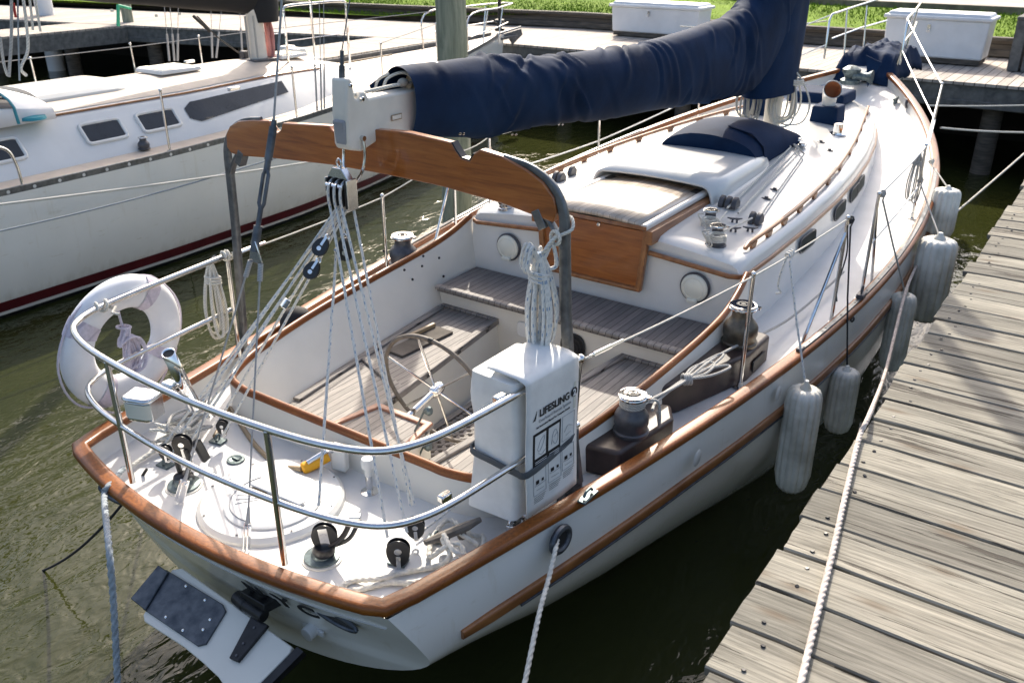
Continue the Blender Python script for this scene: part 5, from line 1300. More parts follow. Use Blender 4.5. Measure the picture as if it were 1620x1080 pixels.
def tackle():
    o = thing('mainsheet_tackle', 'multi-part mainsheet of blue-flecked rope running from the boom end to the aft deck', 'rope tackle', (0, 1.08, 2.4))
    T = at(540, 302, x=0); 
    # triple block under the bail
    b = B(); 
    for k in range(4): b.box(T+V((-.060+.040*k, 0, -.005)), (.010, .075, .14))
    tb = obj('triple_block', b, 'black_plastic', o, bevel=.004)
    b = B(); b.prism([T+V((-.068, -.02, .065)), T+V((.068, -.02, .065)), T+V((.03, -.02, .115)), T+V((-.03, -.02, .115))], (0, .04, 0)); b.box(T+V((.070, 0, -.01)), (.006, .07, .15)); b.box(T+V((-.070, 0, .03)), (.006, .07, .07)); b.tube(circ(T+V((0, 0, .135)), .02, (0, 1, 0), 14, sx=.7), .006, 6, closed=True); obj('block_head', b, 'stainless', tb, bevel=.003)
    for k in range(3):
        b = B(); b.tube([T+V((-.055+.04*k, -.04, .035)), T+V((-.025+.04*k, -.04, .035))], .010, 8); obj('sheave_pin', b, 'chrome', tb)
        x = -.040+.04*k; b = B(); b.tube([T+V((x, .03, .02)), T+V((x, -.0, .055)), T+V((x, -.042, .03)), T+V((x, -.050, -.03)), T+V((x, -.045, -.07))], .0075, 7, k=4); obj('rope_part', b, 'rope_fleck', o)
    F = [T+V((-.04+.04*k, -.045, -.07)) for k in range(3)]; K = [T+V((-.04+.04*k, .03, -.07)) for k in range(3)]
    r = .0072
    S2, S3, S1 = at(630, 868, z=1.10), at(657, 830, z=1.12), at(513, 845, z=1.13)
    for nm, a, c in (('rope_part', F[0], at(613, 850, z=1.11)), ('rope_part', F[1], at(644, 842, z=1.11)), ('rope_part', F[2], at(655, 798, z=1.16)), ('rope_part', K[2], at(650, 800, z=1.15))):
        b = B(); b.tube([a, c], r, 7); obj(nm, b, 'rope_fleck', o)
    # second block hung lower, with the fall to the ratchet on deck
    q = at(546, 398, x=.0); block(q, (0, 0, 1), .045, o, n=1); b = B(); b.tube([q+V((0, 0, .08)), T+V((0, 0, -.07))], .006, 7); b.tube([at(530, 395, x=0), at(530, 430, x=-.0), at(504, 800, z=1.20)], r, 7, k=5); obj('rope_part', b, 'rope_fleck', o)
    block(S1, (.1, .05, -1), .060, o, n=1, face=True); block(S2, (.0, .0, -1), .056, o); block(S3, (-.05, .1, -1), .046, o)
    q = at(512, 868, z=1.06); b = B(); b.lathe([(.05, 0), (.052, .02), (.04, .04), (.02, .045), (0, .045)], q+V((0, 0, -.02)), None, 20); b.tube([q, q+V((.07, .05, .06)), q+V((.10, .09, .15))], .013, 8, k=4); b.tube([q+V((.02, .04, .0)), q+V((.11, .06, .07)), q+V((.13, .11, .15))], .010, 8, k=4); cm = obj('cam_cleat', b, 'black_plastic', o)
    b = B(); b.box(q+V((.115, .10, .16)), (.05, .035, .025), Matrix.Rotation(.6, 3, 'Z')); obj('cam_jaws', b, 'stainless', cm, bevel=.004)
    # port side falls
    P1 = at(288, 700, z=1.27); P2 = at(352, 672, z=1.13); P3 = at(262, 712, z=1.14)
    ends = [at(283, 690, z=1.28), at(300, 700, z=1.25), at(345, 668, z=1.12), at(352, 690, z=1.07), at(262, 700, z=1.15), at(330, 640, z=1.2)]
    starts = [K[0], K[0]+V((.02, 0, 0)), K[1], K[1]+V((.02, 0, 0)), K[0]+V((.01, .02, 0)), K[1]+V((-.01, .02, 0))]
    for a, c in zip(starts, ends): b = B(); b.tube([a, c], r, 7); obj('rope_part', b, 'rope_fleck', o)
    d0 = (P1-K[0]); 
    for px, py, f in ((506, 393, .2), (492, 430, .27)): q = K[0]+d0*f+V((.03, 0, 0)); q = at(px, py, y=q.y); block(q, -d0, .038, o, n=1)
    q = at(452, 480, y=.72); b = B(); b.box(q, (.03, .03, .05), rot_to(d0)); obj('line_clip', b, 'chrome', o, bevel=.004)
    block(P1, (.0, .1, -1), .05, o, nm='swivel_block'); q = at(290, 752, z=1.05); b = B()
    for s in (-1, 1): b.tube([P1+V((s*.02, 0, -.03)), P1.lerp(q, .5)+V((s*.055, 0, 0)), q+V((s*.02, 0, 0))], .014, 8, k=5)
    b.lathe([(.055, 0), (.05, .03), (.03, .045), (0, .05)], q+V((0, 0, -.03)), None, 20); obj('cam_cleat', b, 'black_plastic', o)
    b = B(); q = at(318, 712, z=1.12); b.box(q, (.03, .05, .15), Matrix.Rotation(.3, 3, 'X')); obj('jam_lever', b, 'black_plastic', o, bevel=.01)
    block(P2, (.05, .0, -1), .034, o); block(P3, (.05, .0, -1), .034, o)
tackle()
def laid(name, pts, r, mat, label, k=6, n=10, group=None, parts=None):
    mat = mat.replace('rope_', 'laid_')
    b = B(); P = cr(pts, k)
    # three strands laid round each other
    N = len(P); o = thing(name, label, 'rope', tuple(P[0]), group) if parts else None
    rows = []; s = 0; M = 18
    u = None; rr = []
    for i in range(N):
        t = (P[min(i+1, N-1)]-P[max(0, i-1)]).normalized()
        if u is None: u = t.orthogonal().normalized()
        u = (u-t*u.dot(t)).normalized(); v = t.cross(u)
        if i: s += (P[i]-P[i-1]).length
        tw = s/(r*1.3)
        row = []
        for q in range(M):
            a = 2*math.pi*q/M; rad = r*(.68+.34*abs(math.cos(1.5*(a-tw)))); row.append(P[i]+u*(rad*math.cos(a))+v*(rad*math.sin(a)))
        rr.append(row)
    vr = b.grid(rr, closed=True); b.face(vr[0]); b.face(vr[-1])
    return obj(name, b, mat, label=label, cat='rope', group=group, sharp=180)
def fine(pts, step=.0048):
    P = cr(pts, 12); out = [P[0]]
    for p in P[1:]:
        d = (p-out[-1]).length
        if d >= step:
            m_ = max(1, int(d/step)); a = out[-1]
            for i in range(1, m_+1): out.append(a.lerp(p, i/m_))
    return out
# ropes lying on the aft deck
z = 1.02
laid('stern_rope', fine([at(538, 930, z=z), at(560, 918, z=z), at(600, 915, z=z+.02), at(640, 905, z=z), at(690, 895, z=z), at(712, 878, z=1.08), at(700, 850, z=1.09), at(722, 842, z=1.07), at(758, 862, z=1.03)]), .0125, 'rope_white', 'thick laid white rope lying along the aft deck to the starboard quarter cleat', k=1)
laid('stern_rope', fine([at(532, 934, z=z), at(570, 932, z=z), at(610, 922, z=z), at(650, 921, z=z), at(700, 912, z=z), at(735, 895, z=1.06), at(728, 862, z=1.10), at(705, 865, z=1.1), at(680, 880, z=1.03), at(685, 850, z=1.03), at(710, 822, z=1.03), at(745, 845, z=1.03), at(765, 850, z=1.02), at(755, 880, z=1.05), at(720, 872, z=1.11), at(702, 845, z=1.11)]), .0125, 'rope_white', 'thick laid white rope coiled and turned over the starboard quarter cleat', k=1)
b = B(); b.tube([at(660, 845, z=1.03), at(700, 815, z=1.04), at(735, 785, z=1.14), at(750, 765, z=1.22)], .0065, 7, k=6); obj('cord', b, 'rope_fleck', label='thin flecked cord running from the deck block up to the coaming', cat='rope')
laid('stern_rope', fine([at(196, 742, z=1.06), at(225, 725, z=1.03), at(262, 700, z=1.04), at(285, 680, z=1.06), at(305, 660, z=1.07), at(330, 640, z=1.06)]), .0125, 'rope_white', 'laid white rope leading from the port quarter chock along the bulwark', k=1)
rnd = random.Random(4); rope_pile = thing('rope_pile', 'tangled heap of white rope on the port side of the aft deck', 'rope', (-.9, .6, 1.03))
c0 = at(290, 690, z=1.05)
for i in range(7):
    P = [c0+V((rnd.uniform(-.09, .09), rnd.uniform(-.16, .20), .0+.015*i+rnd.uniform(0, .03))) for _ in range(6)]; b = B(); b.tube(P, .009, 8, k=8); obj('rope_bight', b, 'rope_white' if i % 2 else 'rope_grey', rope_pile)
# mooring lines
laid('mooring_line', fine([at(196, 740, z=1.06), at(172, 768, z=1.15), at(165, 785, z=1.13), at(172, 860, y=-.42), at(180, 960, y=-.5), at(187, 1100, y=-.6)], .005), .015, 'rope_blue', 'grey-blue laid mooring rope hanging over the taffrail on the port quarter', k=1)
b = B(); b.tube(sag(at(232, 742, z=1.05), at(150, 845, z=.55), .02, 8)+sag(at(150, 845, z=.55), at(60, 905, z=-.05), .03, 8)[1:], .008, 7); obj('mooring_line', b, 'rope_dark', label='thin dark line dropping into the water off the port quarter', cat='rope')
laid('mooring_line', fine([V((1.25, 1.05, .95)), at(881, 858, x=1.35), at(868, 915, x=1.42), at(852, 975, x=1.50), at(826, 1100, x=1.62)], .005), .0115, 'rope_white', 'white laid mooring rope leading down from the oval starboard fairlead', k=1)
dl = [at(1262, 1100, z=1.436), at(1292, 975, z=1.436), at(1318, 870, z=1.436), at(1340, 772, z=1.436), at(1360, 690, z=1.438), at(1376, 655, z=1.44), at(1400, 592, x=2.15), at(1418, 520, x=2.02), at(1435, 455, x=1.92), at(1458, 405, x=1.84), at(1481, 363, x=1.76)]
laid('mooring_line', fine(dl, .0052), .0122, 'rope_pink', 'pinkish white mooring rope lying across the dock planks and rising to the bow', k=1)
b = B(); b.tube(sag(at(1481, 362, x=1.77), at(1665, 203, z=1.50), .015, 16), .010, 8); obj('mooring_line', b, 'rope_white', label='white rope stretched from the starboard side to the dock at right edge', cat='rope')
b = B(); b.tube(sag(V((1.35, 8.6, 1.62)), V((3.9, 11.8, 1.60)), .14, 18), .011, 8); obj('mooring_line', b, 'rope_white', label='lower slack bow rope sagging over dark water near the dock', cat='rope')
b = B(); b.tube(sag(V((1.05, 9.3, 1.72)), V((4.2, 13.3, 1.75)), .10, 18), .009, 8); obj('mooring_line', b, 'rope_white', label='upper thin bow rope just under the edge of the long dock', cat='rope')
b = B(); b.tube(sag(V((-.50, 10.25, 2.48)), V((-3.6, 12.6, 2.05)), .05, 12), .009, 8); obj('mooring_line', b, 'rope_white', label='white line leading from the port bow rail towards the long dock', cat='rope')
b = B(); b.tube(sag(V((-.6, 9.9, 1.80)), V((-2.8, 13.4, 1.5)), .05, 12), .010, 8); obj('mooring_line', b, 'rope_white', label='port bow rope running low from the rail to the dock edge', cat='rope')
# working lines on the coachroof
for (a, c), lab in (((( 1150, 330), (1250, 240)), 'pale control line along the coachroof nearest the sea hood'), (((1168, 335), (1262, 243)), 'pale control line along the coachroof, the middle one'), (((1205, 335), (1272, 248)), 'pale control line along the coachroof nearest the handrail')):
    p, q = at(*a, z=1.66), at(*c, z=1.68); b = B(); b.tube([V((p.x, p.y, top_z(abs(p.x), p.y)+.035)), V((q.x, q.y, top_z(abs(q.x), q.y)+.03)), V((.12, 7.0, 1.74))], .0075, 7); obj('control_line', b, 'rope_white', label=lab, cat='rope')
rnd = random.Random(9)
ct = thing('winch_tails', 'white line ends wrapped round the two coachroof winches', 'rope', (.9, 3.6, 1.6))
for px, py in ((1133, 388), (1122, 362)):
    c = at(px, py, z=1.61)
    for k in range(4): b = B(); b.tube([c+V((.062*math.cos(a), .062*math.sin(a), .03+.013*k+.012*a/6.28)) for a in [2*math.pi*i/18 for i in range(18)]], .006, 6, closed=True); obj('line_turn', b, 'rope_white', ct)
    for k in range(3):
        a0 = rnd.uniform(3, 6.2); d = V((math.cos(a0), math.sin(a0), 0)); b = B(); b.tube([c+d*.06+V((0, 0, .10)), c+d*.10+V((0, 0, .09)), c+d*.085+V((.02, 0, .03)), c+d*.075+V((0, 0, .0))], .006, 6, k=5); obj('line_tail', b, 'rope_white', ct)
p, q = at(1140, 368, z=1.68), at(1190, 345, z=1.66); b = B(); b.tube([p, q], .007, 7); b.tube([at(1128, 360, z=1.7), at(1150, 335, z=1.66)], .007, 7); obj('control_line', b, 'rope_white', label='short pale lines between the coachroof winches and the turning blocks', cat='rope')
# halyard coils at the mast
hung_coil('halyard_coil', 'big bundle of white halyard loops hanging at the mast under the sail cover', V((.16, 7.05, 2.32)), .52, .30, 9, .009, 'rope_white', 21, sw=(.8, .5, 0), tuft=False)
hung_coil('halyard_coil', 'smaller halyard bundle on the port face of the mast', V((-.16, 6.85, 2.30)), .50, .16, 6, .009, 'rope_grey', 22, sw=(.8, .5, 0), tuft=False)
# genoa sheet parked on the forward winch box and led aft
b = B(); L0 = V((1.31, 1.84, 1.33))
b.tube([L0, at(1080, 605, z=1.27), at(1140, 560, z=1.26), at(1240, 510, z=1.12), at(1300, 462, z=1.14), at(1335, 430, z=1.16)], .0085, 8, k=6); obj('sheet', b, 'rope_grey', label='grey sheet led aft along the side deck to the aft starboard winch', cat='rope')
sk = thing('sheet_hank', 'knotted grey rope hank resting on the dark forward winch box', 'rope', (1.3, 2.3, 1.25)); K_ = at(1082, 600, z=1.26)
for i, (dx, dy) in enumerate(((1140, 562), (1150, 580), (1125, 575))):
    e = at(dx, dy, z=1.27); sd_ = V((e.y-K_.y, -(e.x-K_.x), 0)).normalized()*.03*(1+.3*i); b = B(); b.tube([K_, K_.lerp(e, .5)+sd_, e+sd_*.5, e-sd_*.5, K_.lerp(e, .5)-sd_, K_], .008, 8, k=6); obj('rope_bight', b, 'rope_grey', sk)
for k in range(3): b = B(); b.tube(circ(K_+V((.012*k, .01*k, 0)), .028, (.8, 1, .1*k), 16), .009, 8, closed=True); obj('knot', b, 'rope_grey', sk)
for k, (ex, ey) in enumerate(((1003, 636), (1012, 650))): b = B(); b.tube([K_, at(1040, 628+6*k, z=1.30), at(ex+20, ey-2, z=1.36)], .008, 8, k=6); obj('rope_leg', b, 'rope_grey', sk)
wt = thing('winch_turns', 'grey rope turns round the aft starboard winch with a hanging tail', 'rope', (1.25, 1.76, 1.3))
for k in range(3): b = B(); b.tube([V((1.255+.062*math.cos(a), 1.76+.062*math.sin(a), 1.325+.014*k)) for a in [2*math.pi*i/20 for i in range(20)]], .008, 8, closed=True); obj('rope_turn', b, 'rope_grey', wt)
b = B(); b.tube([V((1.31, 1.80, 1.35)), V((1.36, 1.84, 1.34)), V((1.38, 1.84, 1.25)), V((1.37, 1.86, 1.18)), V((1.35, 1.90, 1.18)), V((1.345, 1.88, 1.26))], .008, 8, k=6); obj('rope_tail', b, 'rope_grey', wt)
# cords on the lifelines
def tie(a, c, mat, lab, r=.007, wraps=3):
    a, c = V(a), V(c); b = B()
    P = [a+V((.018*math.cos(t), .006*i, .018*math.sin(t))) for i, t in enumerate([k*1.05 for k in range(6*wraps)])]
    b.tube(P+[a+V((.02, 0, -.03))]+[V(q) for q in ([a.lerp(c, .5), c])], r, 7); return obj('fender_line', b, mat, label=lab, cat='rope')
# ---------------------------------------------------------------- fenders
def fender(px, pyt, pyb, X, r, lab, mat='fender', cone=False):
    t = at(px[0], pyt, x=X); bt = at(px[1], pyb, x=X+.02); y = t.y; zt = t.z
    # bottom height from the same vertical
    c = V(CAM['loc']); best = min([zt-.01*i for i in range(5, 140)], key=lambda zz: abs((540-CAM['f']*(V((X, y, zz))-c).dot(UP)/(V((X, y, zz))-c).dot(FW))-pyb))
    h = zt-best; o = thing('fender', lab, 'fender', (X, y, best), 'ribbed fenders hung between hull and dock')
    nst = 14
    b = B(); b.lathe([(0, .02), (r*.30, .012), (r*.62, .0), (r*.86, .025*h/.5), (r*.97, .07*h/.5), (r, .16*h), (r, .84*h), (r*.96, .92*h), (r*.86, .965*h), (r*.60, .99*h), (r*.3, h*.985)], (X, y, best), None, 56, star=.13, nst=nst); obj('fender_body', b, 'fender', o, sharp=80)
    b = B(); b.lathe([(r*.34, h*.97), (r*.30, h*1.0), (r*.16, h*1.03), (r*.12, h*1.06), (0, h*1.065)], (X, y, best), None, 20); obj('fender_neck', b, 'fender', o)
    return V((X, y, zt))
plain('fender', (.82, .80, .73), .5, var=.12, sc=6, bump=.1, c2=(.50, .48, .41))
fs = []
hx = lambda y: sheer(y)[0]
f1 = fender((1275, 1275), 612, 772, 1.795, .112, 'large chalky ribbed fender hanging nearest the camera')
f2 = fender((1340, 1336), 584, 680, 1.85, .098, 'small ribbed fender on a thin black line, second from the camera')
f3 = fender((1432, 1428), 464, 583, 1.92, .10, 'pale ribbed fender third from the camera, beside the dock edge rope')
f4 = fender((1487, 1483), 376, 505, 1.98, .155, 'fat grey ribbed fender touching the dock edge, its top hollow and dirty')
f5 = fender((1500, 1502), 298, 375, 1.84, .12, 'farthest ribbed fender, near the bow and partly behind the fat one')
L0, L1 = V((1.45, 2.84, 1.745)), V((1.655, 3.97, 1.84))
q = at(1240, 425, x=1.51); tie((1.52, q.y, L0.lerp(L1, (q.y-2.84)/1.13).z), f1, 'rope_fleck', 'flecked cord from the lifeline down to the nearest fender')
b = B(); qq = V((1.52, q.y, L0.lerp(L1, (q.y-2.84)/1.13).z)); b.tube([qq, qq+V((-.02, -.01, -.1)), qq+V((-.03, 0, -.2)), qq+V((-.01, .01, -.24)), qq+V((-.04, .0, -.25))], .007, 7, k=5); obj('rope_end', b, 'rope_fleck', label='loose knotted end of flecked cord dangling from the lifeline', cat='rope')
tie((1.66, 3.97, 1.82), f2, 'rope_dark', 'thin black line from the gate stanchion to the small second fender', .006)
b = B(); b.tube([(1.66, 3.96, 1.80), (1.68, 3.99, 1.6), (1.65, 4.0, 1.35), (1.67, 3.98, 1.25)], .005, 6, k=5); obj('rope_end', b, 'rope_dark', label='slack black cord hanging down beside the gate stanchion', cat='rope')
tie((1.70, 4.60, 1.86), f3, 'rope_grey', 'grey line slanting from the gate stanchion to the third fender')
tie((1.62, 6.42, 1.55), f4, 'rope_grey', 'grey line down to the fat fourth fender')
tie((1.60, 6.9, 1.62), f5, 'rope_white', 'white line down to the farthest fender by the bow')
hung_coil('rope_coil', 'dark grey cord looped on the forward starboard stanchion', V((1.58, 6.42, 1.80)), .42, .10, 4, .006, 'rope_grey', 33, sw=(.6, .8, 0), tuft=False)
# outboard bracket on the transom
def bracket():
    o = thing('motor_bracket', 'white board with a scuffed dark metal plate, carried on the transom by a bronze arm', 'motor bracket', (.2, -.1, .8))
    p0 = V((-.14, -.10, .82)); n = V((0, -.24, -.12)).cross(V((1, 0, 0))).normalized()
    if n.z < 0: n = -n
    def on(px, py, off=0):
        c = V(CAM['loc']); d = FW*CAM['f']+RT*(px-810)+UP*(540-py); t = (p0+n*off-c).dot(n)/d.dot(n); return c+d*t
    b = B(); b.prism([on(*p) for p in ((272, 900), (288, 898), (462, 1022), (458, 1032), (392, 1100), (365, 1100), (345, 1070), (318, 1045), (290, 1022), (228, 982), (226, 972))], -n*.03); obj('mount_board', b, 'gelcoat_cream', o, bevel=.006, seg=3)
    b = B(); b.prism([on(470, 1022, -.002), on(480, 1030, -.002), on(400, 1110, -.002), on(385, 1108, -.002)], -n*.035); obj('board_edge', b, 'black_metal', o)
    b = B(); b.prism([on(*p, .012) for p in ((262, 900), (352, 955), (357, 966), (325, 1018), (312, 1021), (225, 962))], -n*.012); pl = obj('metal_plate', b, 'galvanised', o, bevel=.003)
    b = B(); b.prism([on(*p, .022) for p in ((250, 893), (266, 904), (229, 964), (206, 946))], -n*.02); obj('folded_lip', b, 'galvanised', pl, bevel=.004)
    for px, py in ((294, 926), (324, 948), (262, 975), (289, 996), (332, 979), (321, 995)):
        q = on(px, py, .014); b = B(); b.lathe([(0, .004), (.006, .002), (.008, 0)], q, rot_to(n), 8); obj('plate_bolt', b, 'chrome', pl)
    b = B(); b.prism([on(*p, .02) for p in ((398, 972), (424, 988), (376, 1046), (362, 1040))], -n*.018); ar = obj('hinge_arm', b, 'black_metal', o, bevel=.003)
    for px, py in ((402, 992), (385, 1017), (374, 1036)): q = on(px, py, .022); b = B(); b.lathe([(0, .004), (.006, .002), (.007, 0)], q, rot_to(n), 8); obj('arm_bolt', b, 'winch_grey', ar)
    a = on(372, 945, .03); c = on(418, 975, .03); b = B(); b.tube([a+V((0, .01, 0)), a.lerp(c, .4)], .034, 14); b.tube([a.lerp(c, .3), c], .03, 14); b.box(a.lerp(c, .6)+V((0, .07, .02)), (.16, .14, .05), Matrix.Rotation(-.2, 3, 'X')); obj('hinge_knuckle', b, 'black_metal', ar, bevel=.005)
    q = a.lerp(c, .5)+V((0, .12, .09)); b = B(); b.sweep([q+V((-.30, .0, 0)), q+V((.22, 0, 0))], rprof(.03, .07, .4, 3), up=(0, -.4, 1)); obj('transom_pad', b, 'black_metal', o)
bracket()
# ================================================================== the neighbouring sailboat on the left
def boat2():
    root = thing('sailboat', 'white sloop with maroon waterline stripe and tan decks, moored left of the piling', 'sailboat', (-7.45, 5, 0)); CX = -7.45
    BM = [(-4, 1.45), (-2, 1.62), (0, 1.73), (2, 1.79), (4, 1.80), (6, 1.70), (7.5, 1.50), (9, 1.18), (10.5, .78), (11.7, .42), (12.5, .15), (12.9, .01)]
    def bm_(y):
        return interp(BM, y)
    def sh(y): return 1.25+.0021*max(0, y-2)**2*1.7+.004*(y < 2)*(2-y)
    ys = [-4+16.9*i/60 for i in range(61)]
    rows = []
    for y in ys:
        Bm, zs = bm_(y), sh(y); half = []
        for i in range(15):
            t = i/14; z = zs-(zs+.5)*t; k = max(0, (t-.25)/.75); x = Bm*(1-.30*k**2.2*(1+.8*max(0, (y-6)/7))); x = max(0, x); half.append((x, y-.35*t*max(0, (y-9)/3.9), z))
        rows.append([(CX+x, yy, z) for x, yy, z in half]+[(CX-x, yy, z) for x, yy, z in reversed(half)])
    b = B(); vr = b.grid(rows); b.face(vr[0]); hull_ = obj('hull', b, 'gelcoat_hull', root, sharp=60)
    def at_hull(y, z):
        zs = sh(y); t = (zs-z)/(zs+.5); k = max(0, (t-.25)/.75); return bm_(y)*(1-.30*k**2.2*(1+.8*max(0, (y-6)/7))), y-.35*t*max(0, (y-9)/3.9)
    for z0, z1, mt, nm, off in ((.085, .20, 'maroon', 'waterline_stripe', .004), (.045, .085, 'gelcoat', 'white_stripe', .003), (-.2, .045, 'black_metal', 'bottom_paint', .002)):
        for s in (1, -1):
            b = B(); b.grid([[(CX+s*(at_hull(y, z)[0]+off), at_hull(y, z)[1], z) for z in (z0, (z0+z1)/2, z1)] for y in ys[:-1]]); obj(nm, b, mt, root)
    # deck
    b = B(); b.grid([[(CX+bm_(y)*(-1+i/8)*.985, y, sh(y)-.02+.04*(1-(-1+i/8)**2)) for i in range(17)] for y in ys]); obj('deck', b, 'tan_deck', root)
    for s in (1, -1):
        P = [V((CX+s*(bm_(y)-.012), y, sh(y)+.02)) for y in ys[:-1]]
        b = B(); b.sweep(P, rprof(.022, .085, .2, 1), up=(0, 0, 1)); tr = obj('toe_rail', b, 'aluminium_grey', root); MTs = tr
        if s > 0:
            for i in range(22):
                y = -.2+i*.26; b = B(); b.lathe([(0, .002), (.017, .001), (.018, 0)], (CX+bm_(y)+.0, y, sh(y)+.026), rot_to((1, 0, 0)), 10); obj('rail_hole', b, 'gelcoat', tr)
        b = B(); b.sweep([p+V((-s*.16, 0, -.015)) for p in P[:52]], rprof(.035, .02, .2, 1), up=(0, 0, 1)); obj('deck_track', b, 'hose', root)
    # coachroof with sloping sides
    def cx_(y): return interp([(-1, 1.25), (2, 1.28), (5, 1.26), (6.5, 1.12), (7.6, .80), (8.6, .4), (8.9, .3)], y)
    def ct(y): return interp([(-1, 1.70), (5, 1.72), (6.5, 1.735), (7.6, 1.68), (8.6, 1.56), (8.9, 1.50)], y)
    rows = []
    for i in range(40):
        y = -1+9.9*i/39; X, zt = cx_(y), ct(y); h = zt-sh(y)
        half = [(X, sh(y)-.02), (X-.02, sh(y)+.02), (X-.36*h/.45, zt-.03), (X-.36*h/.45-.04, zt)]
        XX = X-.36*h/.45-.04; half += [(XX*(1-k/6), zt+.14*min(1, max(.15, (8.9-y)/1.5))*(1-(1-k/6)**2)) for k in range(1, 7)]
        rows.append([(CX+x, y, z) for x, z in half]+[(CX-x, y, z) for x, z in reversed(half[:-1])])
    b = B(); vr = b.grid(rows); b.face(vr[0]); b.face(vr[-1]); cab = obj('coachroof', b, 'gelcoat', root, sharp=35)
    rows = []
    def topz(x, y):
        X = cx_(y)-.36*(ct(y)-sh(y))/.45-.04; return ct(y)+.14*min(1, max(.15, (8.9-y)/1.5))*(1-min(1, abs(x)/X)**2)
    for i in range(26):
        y = 1.5+6.2*i/25; X = cx_(y)-.36*(ct(y)-sh(y))/.45-.12; rows.append([(CX+X*(-1+k/8), y, topz(X*(-1+k/8), y)+.006) for k in range(17)])
    b = B(); b.grid(rows); obj('roof_deck', b, 'tan_deck', cab)
    for s in (1, -1):
        P = [V((CX+s*(cx_(y)-.36*(ct(y)-sh(y))/.45-.05), y, ct(y)+.014)) for y in [.5+7*i/30 for i in range(31)]]
        b = B(); b.sweep(P, rprof(.04, .022, .3, 2), up=(0, 0, 1)); obj('roof_trim', b, 'teak_brown', cab)
        # windows lie on the sloping side
        def side(y, f, o): X, zt = cx_(y), ct(y); h = zt-sh(y); return V((CX+s*(lerp(X-.02, X-.36*h/.45, f)+o), y, lerp(sh(y)+.02, zt-.03, f)+o*.6))
        for y0, y1 in ((3.42, 3.90), (4.12, 4.62), (2.2, 2.72)):
            b = B(); b.tube([side(lerp(y0, y1, (a+1)/2), .56+.23*c_, .006) for a, c_ in rprof(2, 2, .12, 3)], .022, 8, closed=True); wf = obj('window_frame', b, 'gelcoat', cab)
            b = B(); b.face([b.bm.verts.new(side(lerp(y0+.02, y1-.02, (a+1)/2), .56+.20*c_, .012)) for a, c_ in rprof(2, 2, .08, 2)]); obj('window_pane', b, 'smoked', wf)
        b = B(); rr = []
        for i in range(15):
            y = 4.78+1.72*i/14; k = i/14; a_, c_ = lerp(.30, .52, k), lerp(.86, .90, k)
            if i == 0: a_, c_ = .45, .72
            rr.append([side(y, a_, .008), side(y, (a_+c_)/2, .008), side(y, c_, .008)])
        b.grid(rr); obj('long_window', b, 'smoked', cab)
    # sliding hatch garage, hatches, vents
    rows = []
    for i in range(9):
        y = 3.3+1.55*i/8; e = 0 if i < 6 else (i-5)*.045; X = .50-e*.6; zb = 1.82; rows.append([(CX+.02+X*math.cos(math.pi*k/12)**1 if k not in (0, 12) else CX+.02+(X if k == 0 else -X), y, zb-.10+(.22-e)*math.sin(math.pi*k/12)**.45) for k in range(13)])
    b = B(); vr = b.grid(rows); b.face(vr[0]); b.face(vr[-1]); obj('hatch_garage', b, 'gelcoat', cab, sharp=40)
    for y, x, L, W in ((5.35, 0, .62, .56), (7.3, 0, .5, .5)):
        b = B(); b.box((CX+x, y, topz(x, y)+.035), (W, L, .05), taper=.94); hh = obj('deck_hatch', b, 'gelcoat', cab, bevel=.01)
        b = B(); b.box((CX+x, y, topz(x, y)+.064), (W*.82, L*.82, .006)); obj('hatch_pane', b, 'lens_plastic' if y < 6 else 'smoked', hh)
    for px, py, sx in ((468, 88, .30), (492, 103, .34), (455, 84, .2)):
        p = at(px, py, z=1.52); b = B(); b.box(p+V((0, 0, .05)), (sx, .30, .15), taper=.85); obj('vent_box', b, 'gelcoat', root, bevel=.02)
    # spray dodger at the frame edge
    b = B(); rows = []
    for i in range(5):
        y = 1.5+i*.42; hh = .52*math.cos((i/4)*1.25)**.8; rows.append([(CX+1.02*math.cos(math.pi*k/14), y, 1.72+hh*math.sin(math.pi*k/14)**.5) for k in range(15)])
    b.grid(rows); dg = obj('dodger', b, 'pale_blue_box', root, solid=.01)
    b = B(); b.tube([V(p)+V((0, .01, .01)) for p in rows[3]], .018, 8); obj('dodger_edge', b, 'teal', dg)
    b = B(); b.grid([[V(rows[i][k])+V((.012, 0, .012)) for k in range(1, 5)] for i in range(1, 4)]); obj('dodger_window', b, 'smoked', dg)
    p = at(45, 187, z=1.75); b = B(); b.lathe([(.16, 0), (.15, .03), (.02, .05), (0, .05)], p, None, 20, sx=1.4); obj('canvas_bundle', b, 'teal', dg)
    # winch, cleats near the shrouds
    c = at(228, 233, z=1.30); winch('winch', (c.x, c.y, 1.28), .14, .06, 'winch_grey', 'stainless', root)
    for px, py in ((370, 143), (228, 110), (300, 100)):
        p = at(px, py, z=1.75); b = B(); b.box(p+V((0, 0, .02)), (.06, .16, .04)); obj('deck_fitting', b, 'stainless', root, bevel=.01)
    # stanchions and lifelines
    def stn(x, y, z0, z1, lean=0):
        b = B(); b.tube([(x, y, z0), (x+lean, y, z1)], .013, 8); b.ball((x+lean, y, z1), .02); b.lathe([(.03, 0), (.03, .06), (0, .06)], (x, y, z0), None, 10); return obj('stanchion', b, 'stainless', root)
    S = [(-5.72, 4.0, 1.26, 1.97), (-5.80, 5.97, 1.30, 1.98), (-6.15, 8.0, 1.37, 2.05), (-6.75, 10.0, 1.45, 2.12)]
    for a in S: stn(*a)
    for y in (4.0+.5, 6.0, 8.0): stn(2*CX+5.72 if y < 7 else 2*CX+6.15, y, sh(y), sh(y)+.72, -.03)
    for y in (7.0,): stn(2*CX+5.95, y, sh(y), sh(y)+.72)
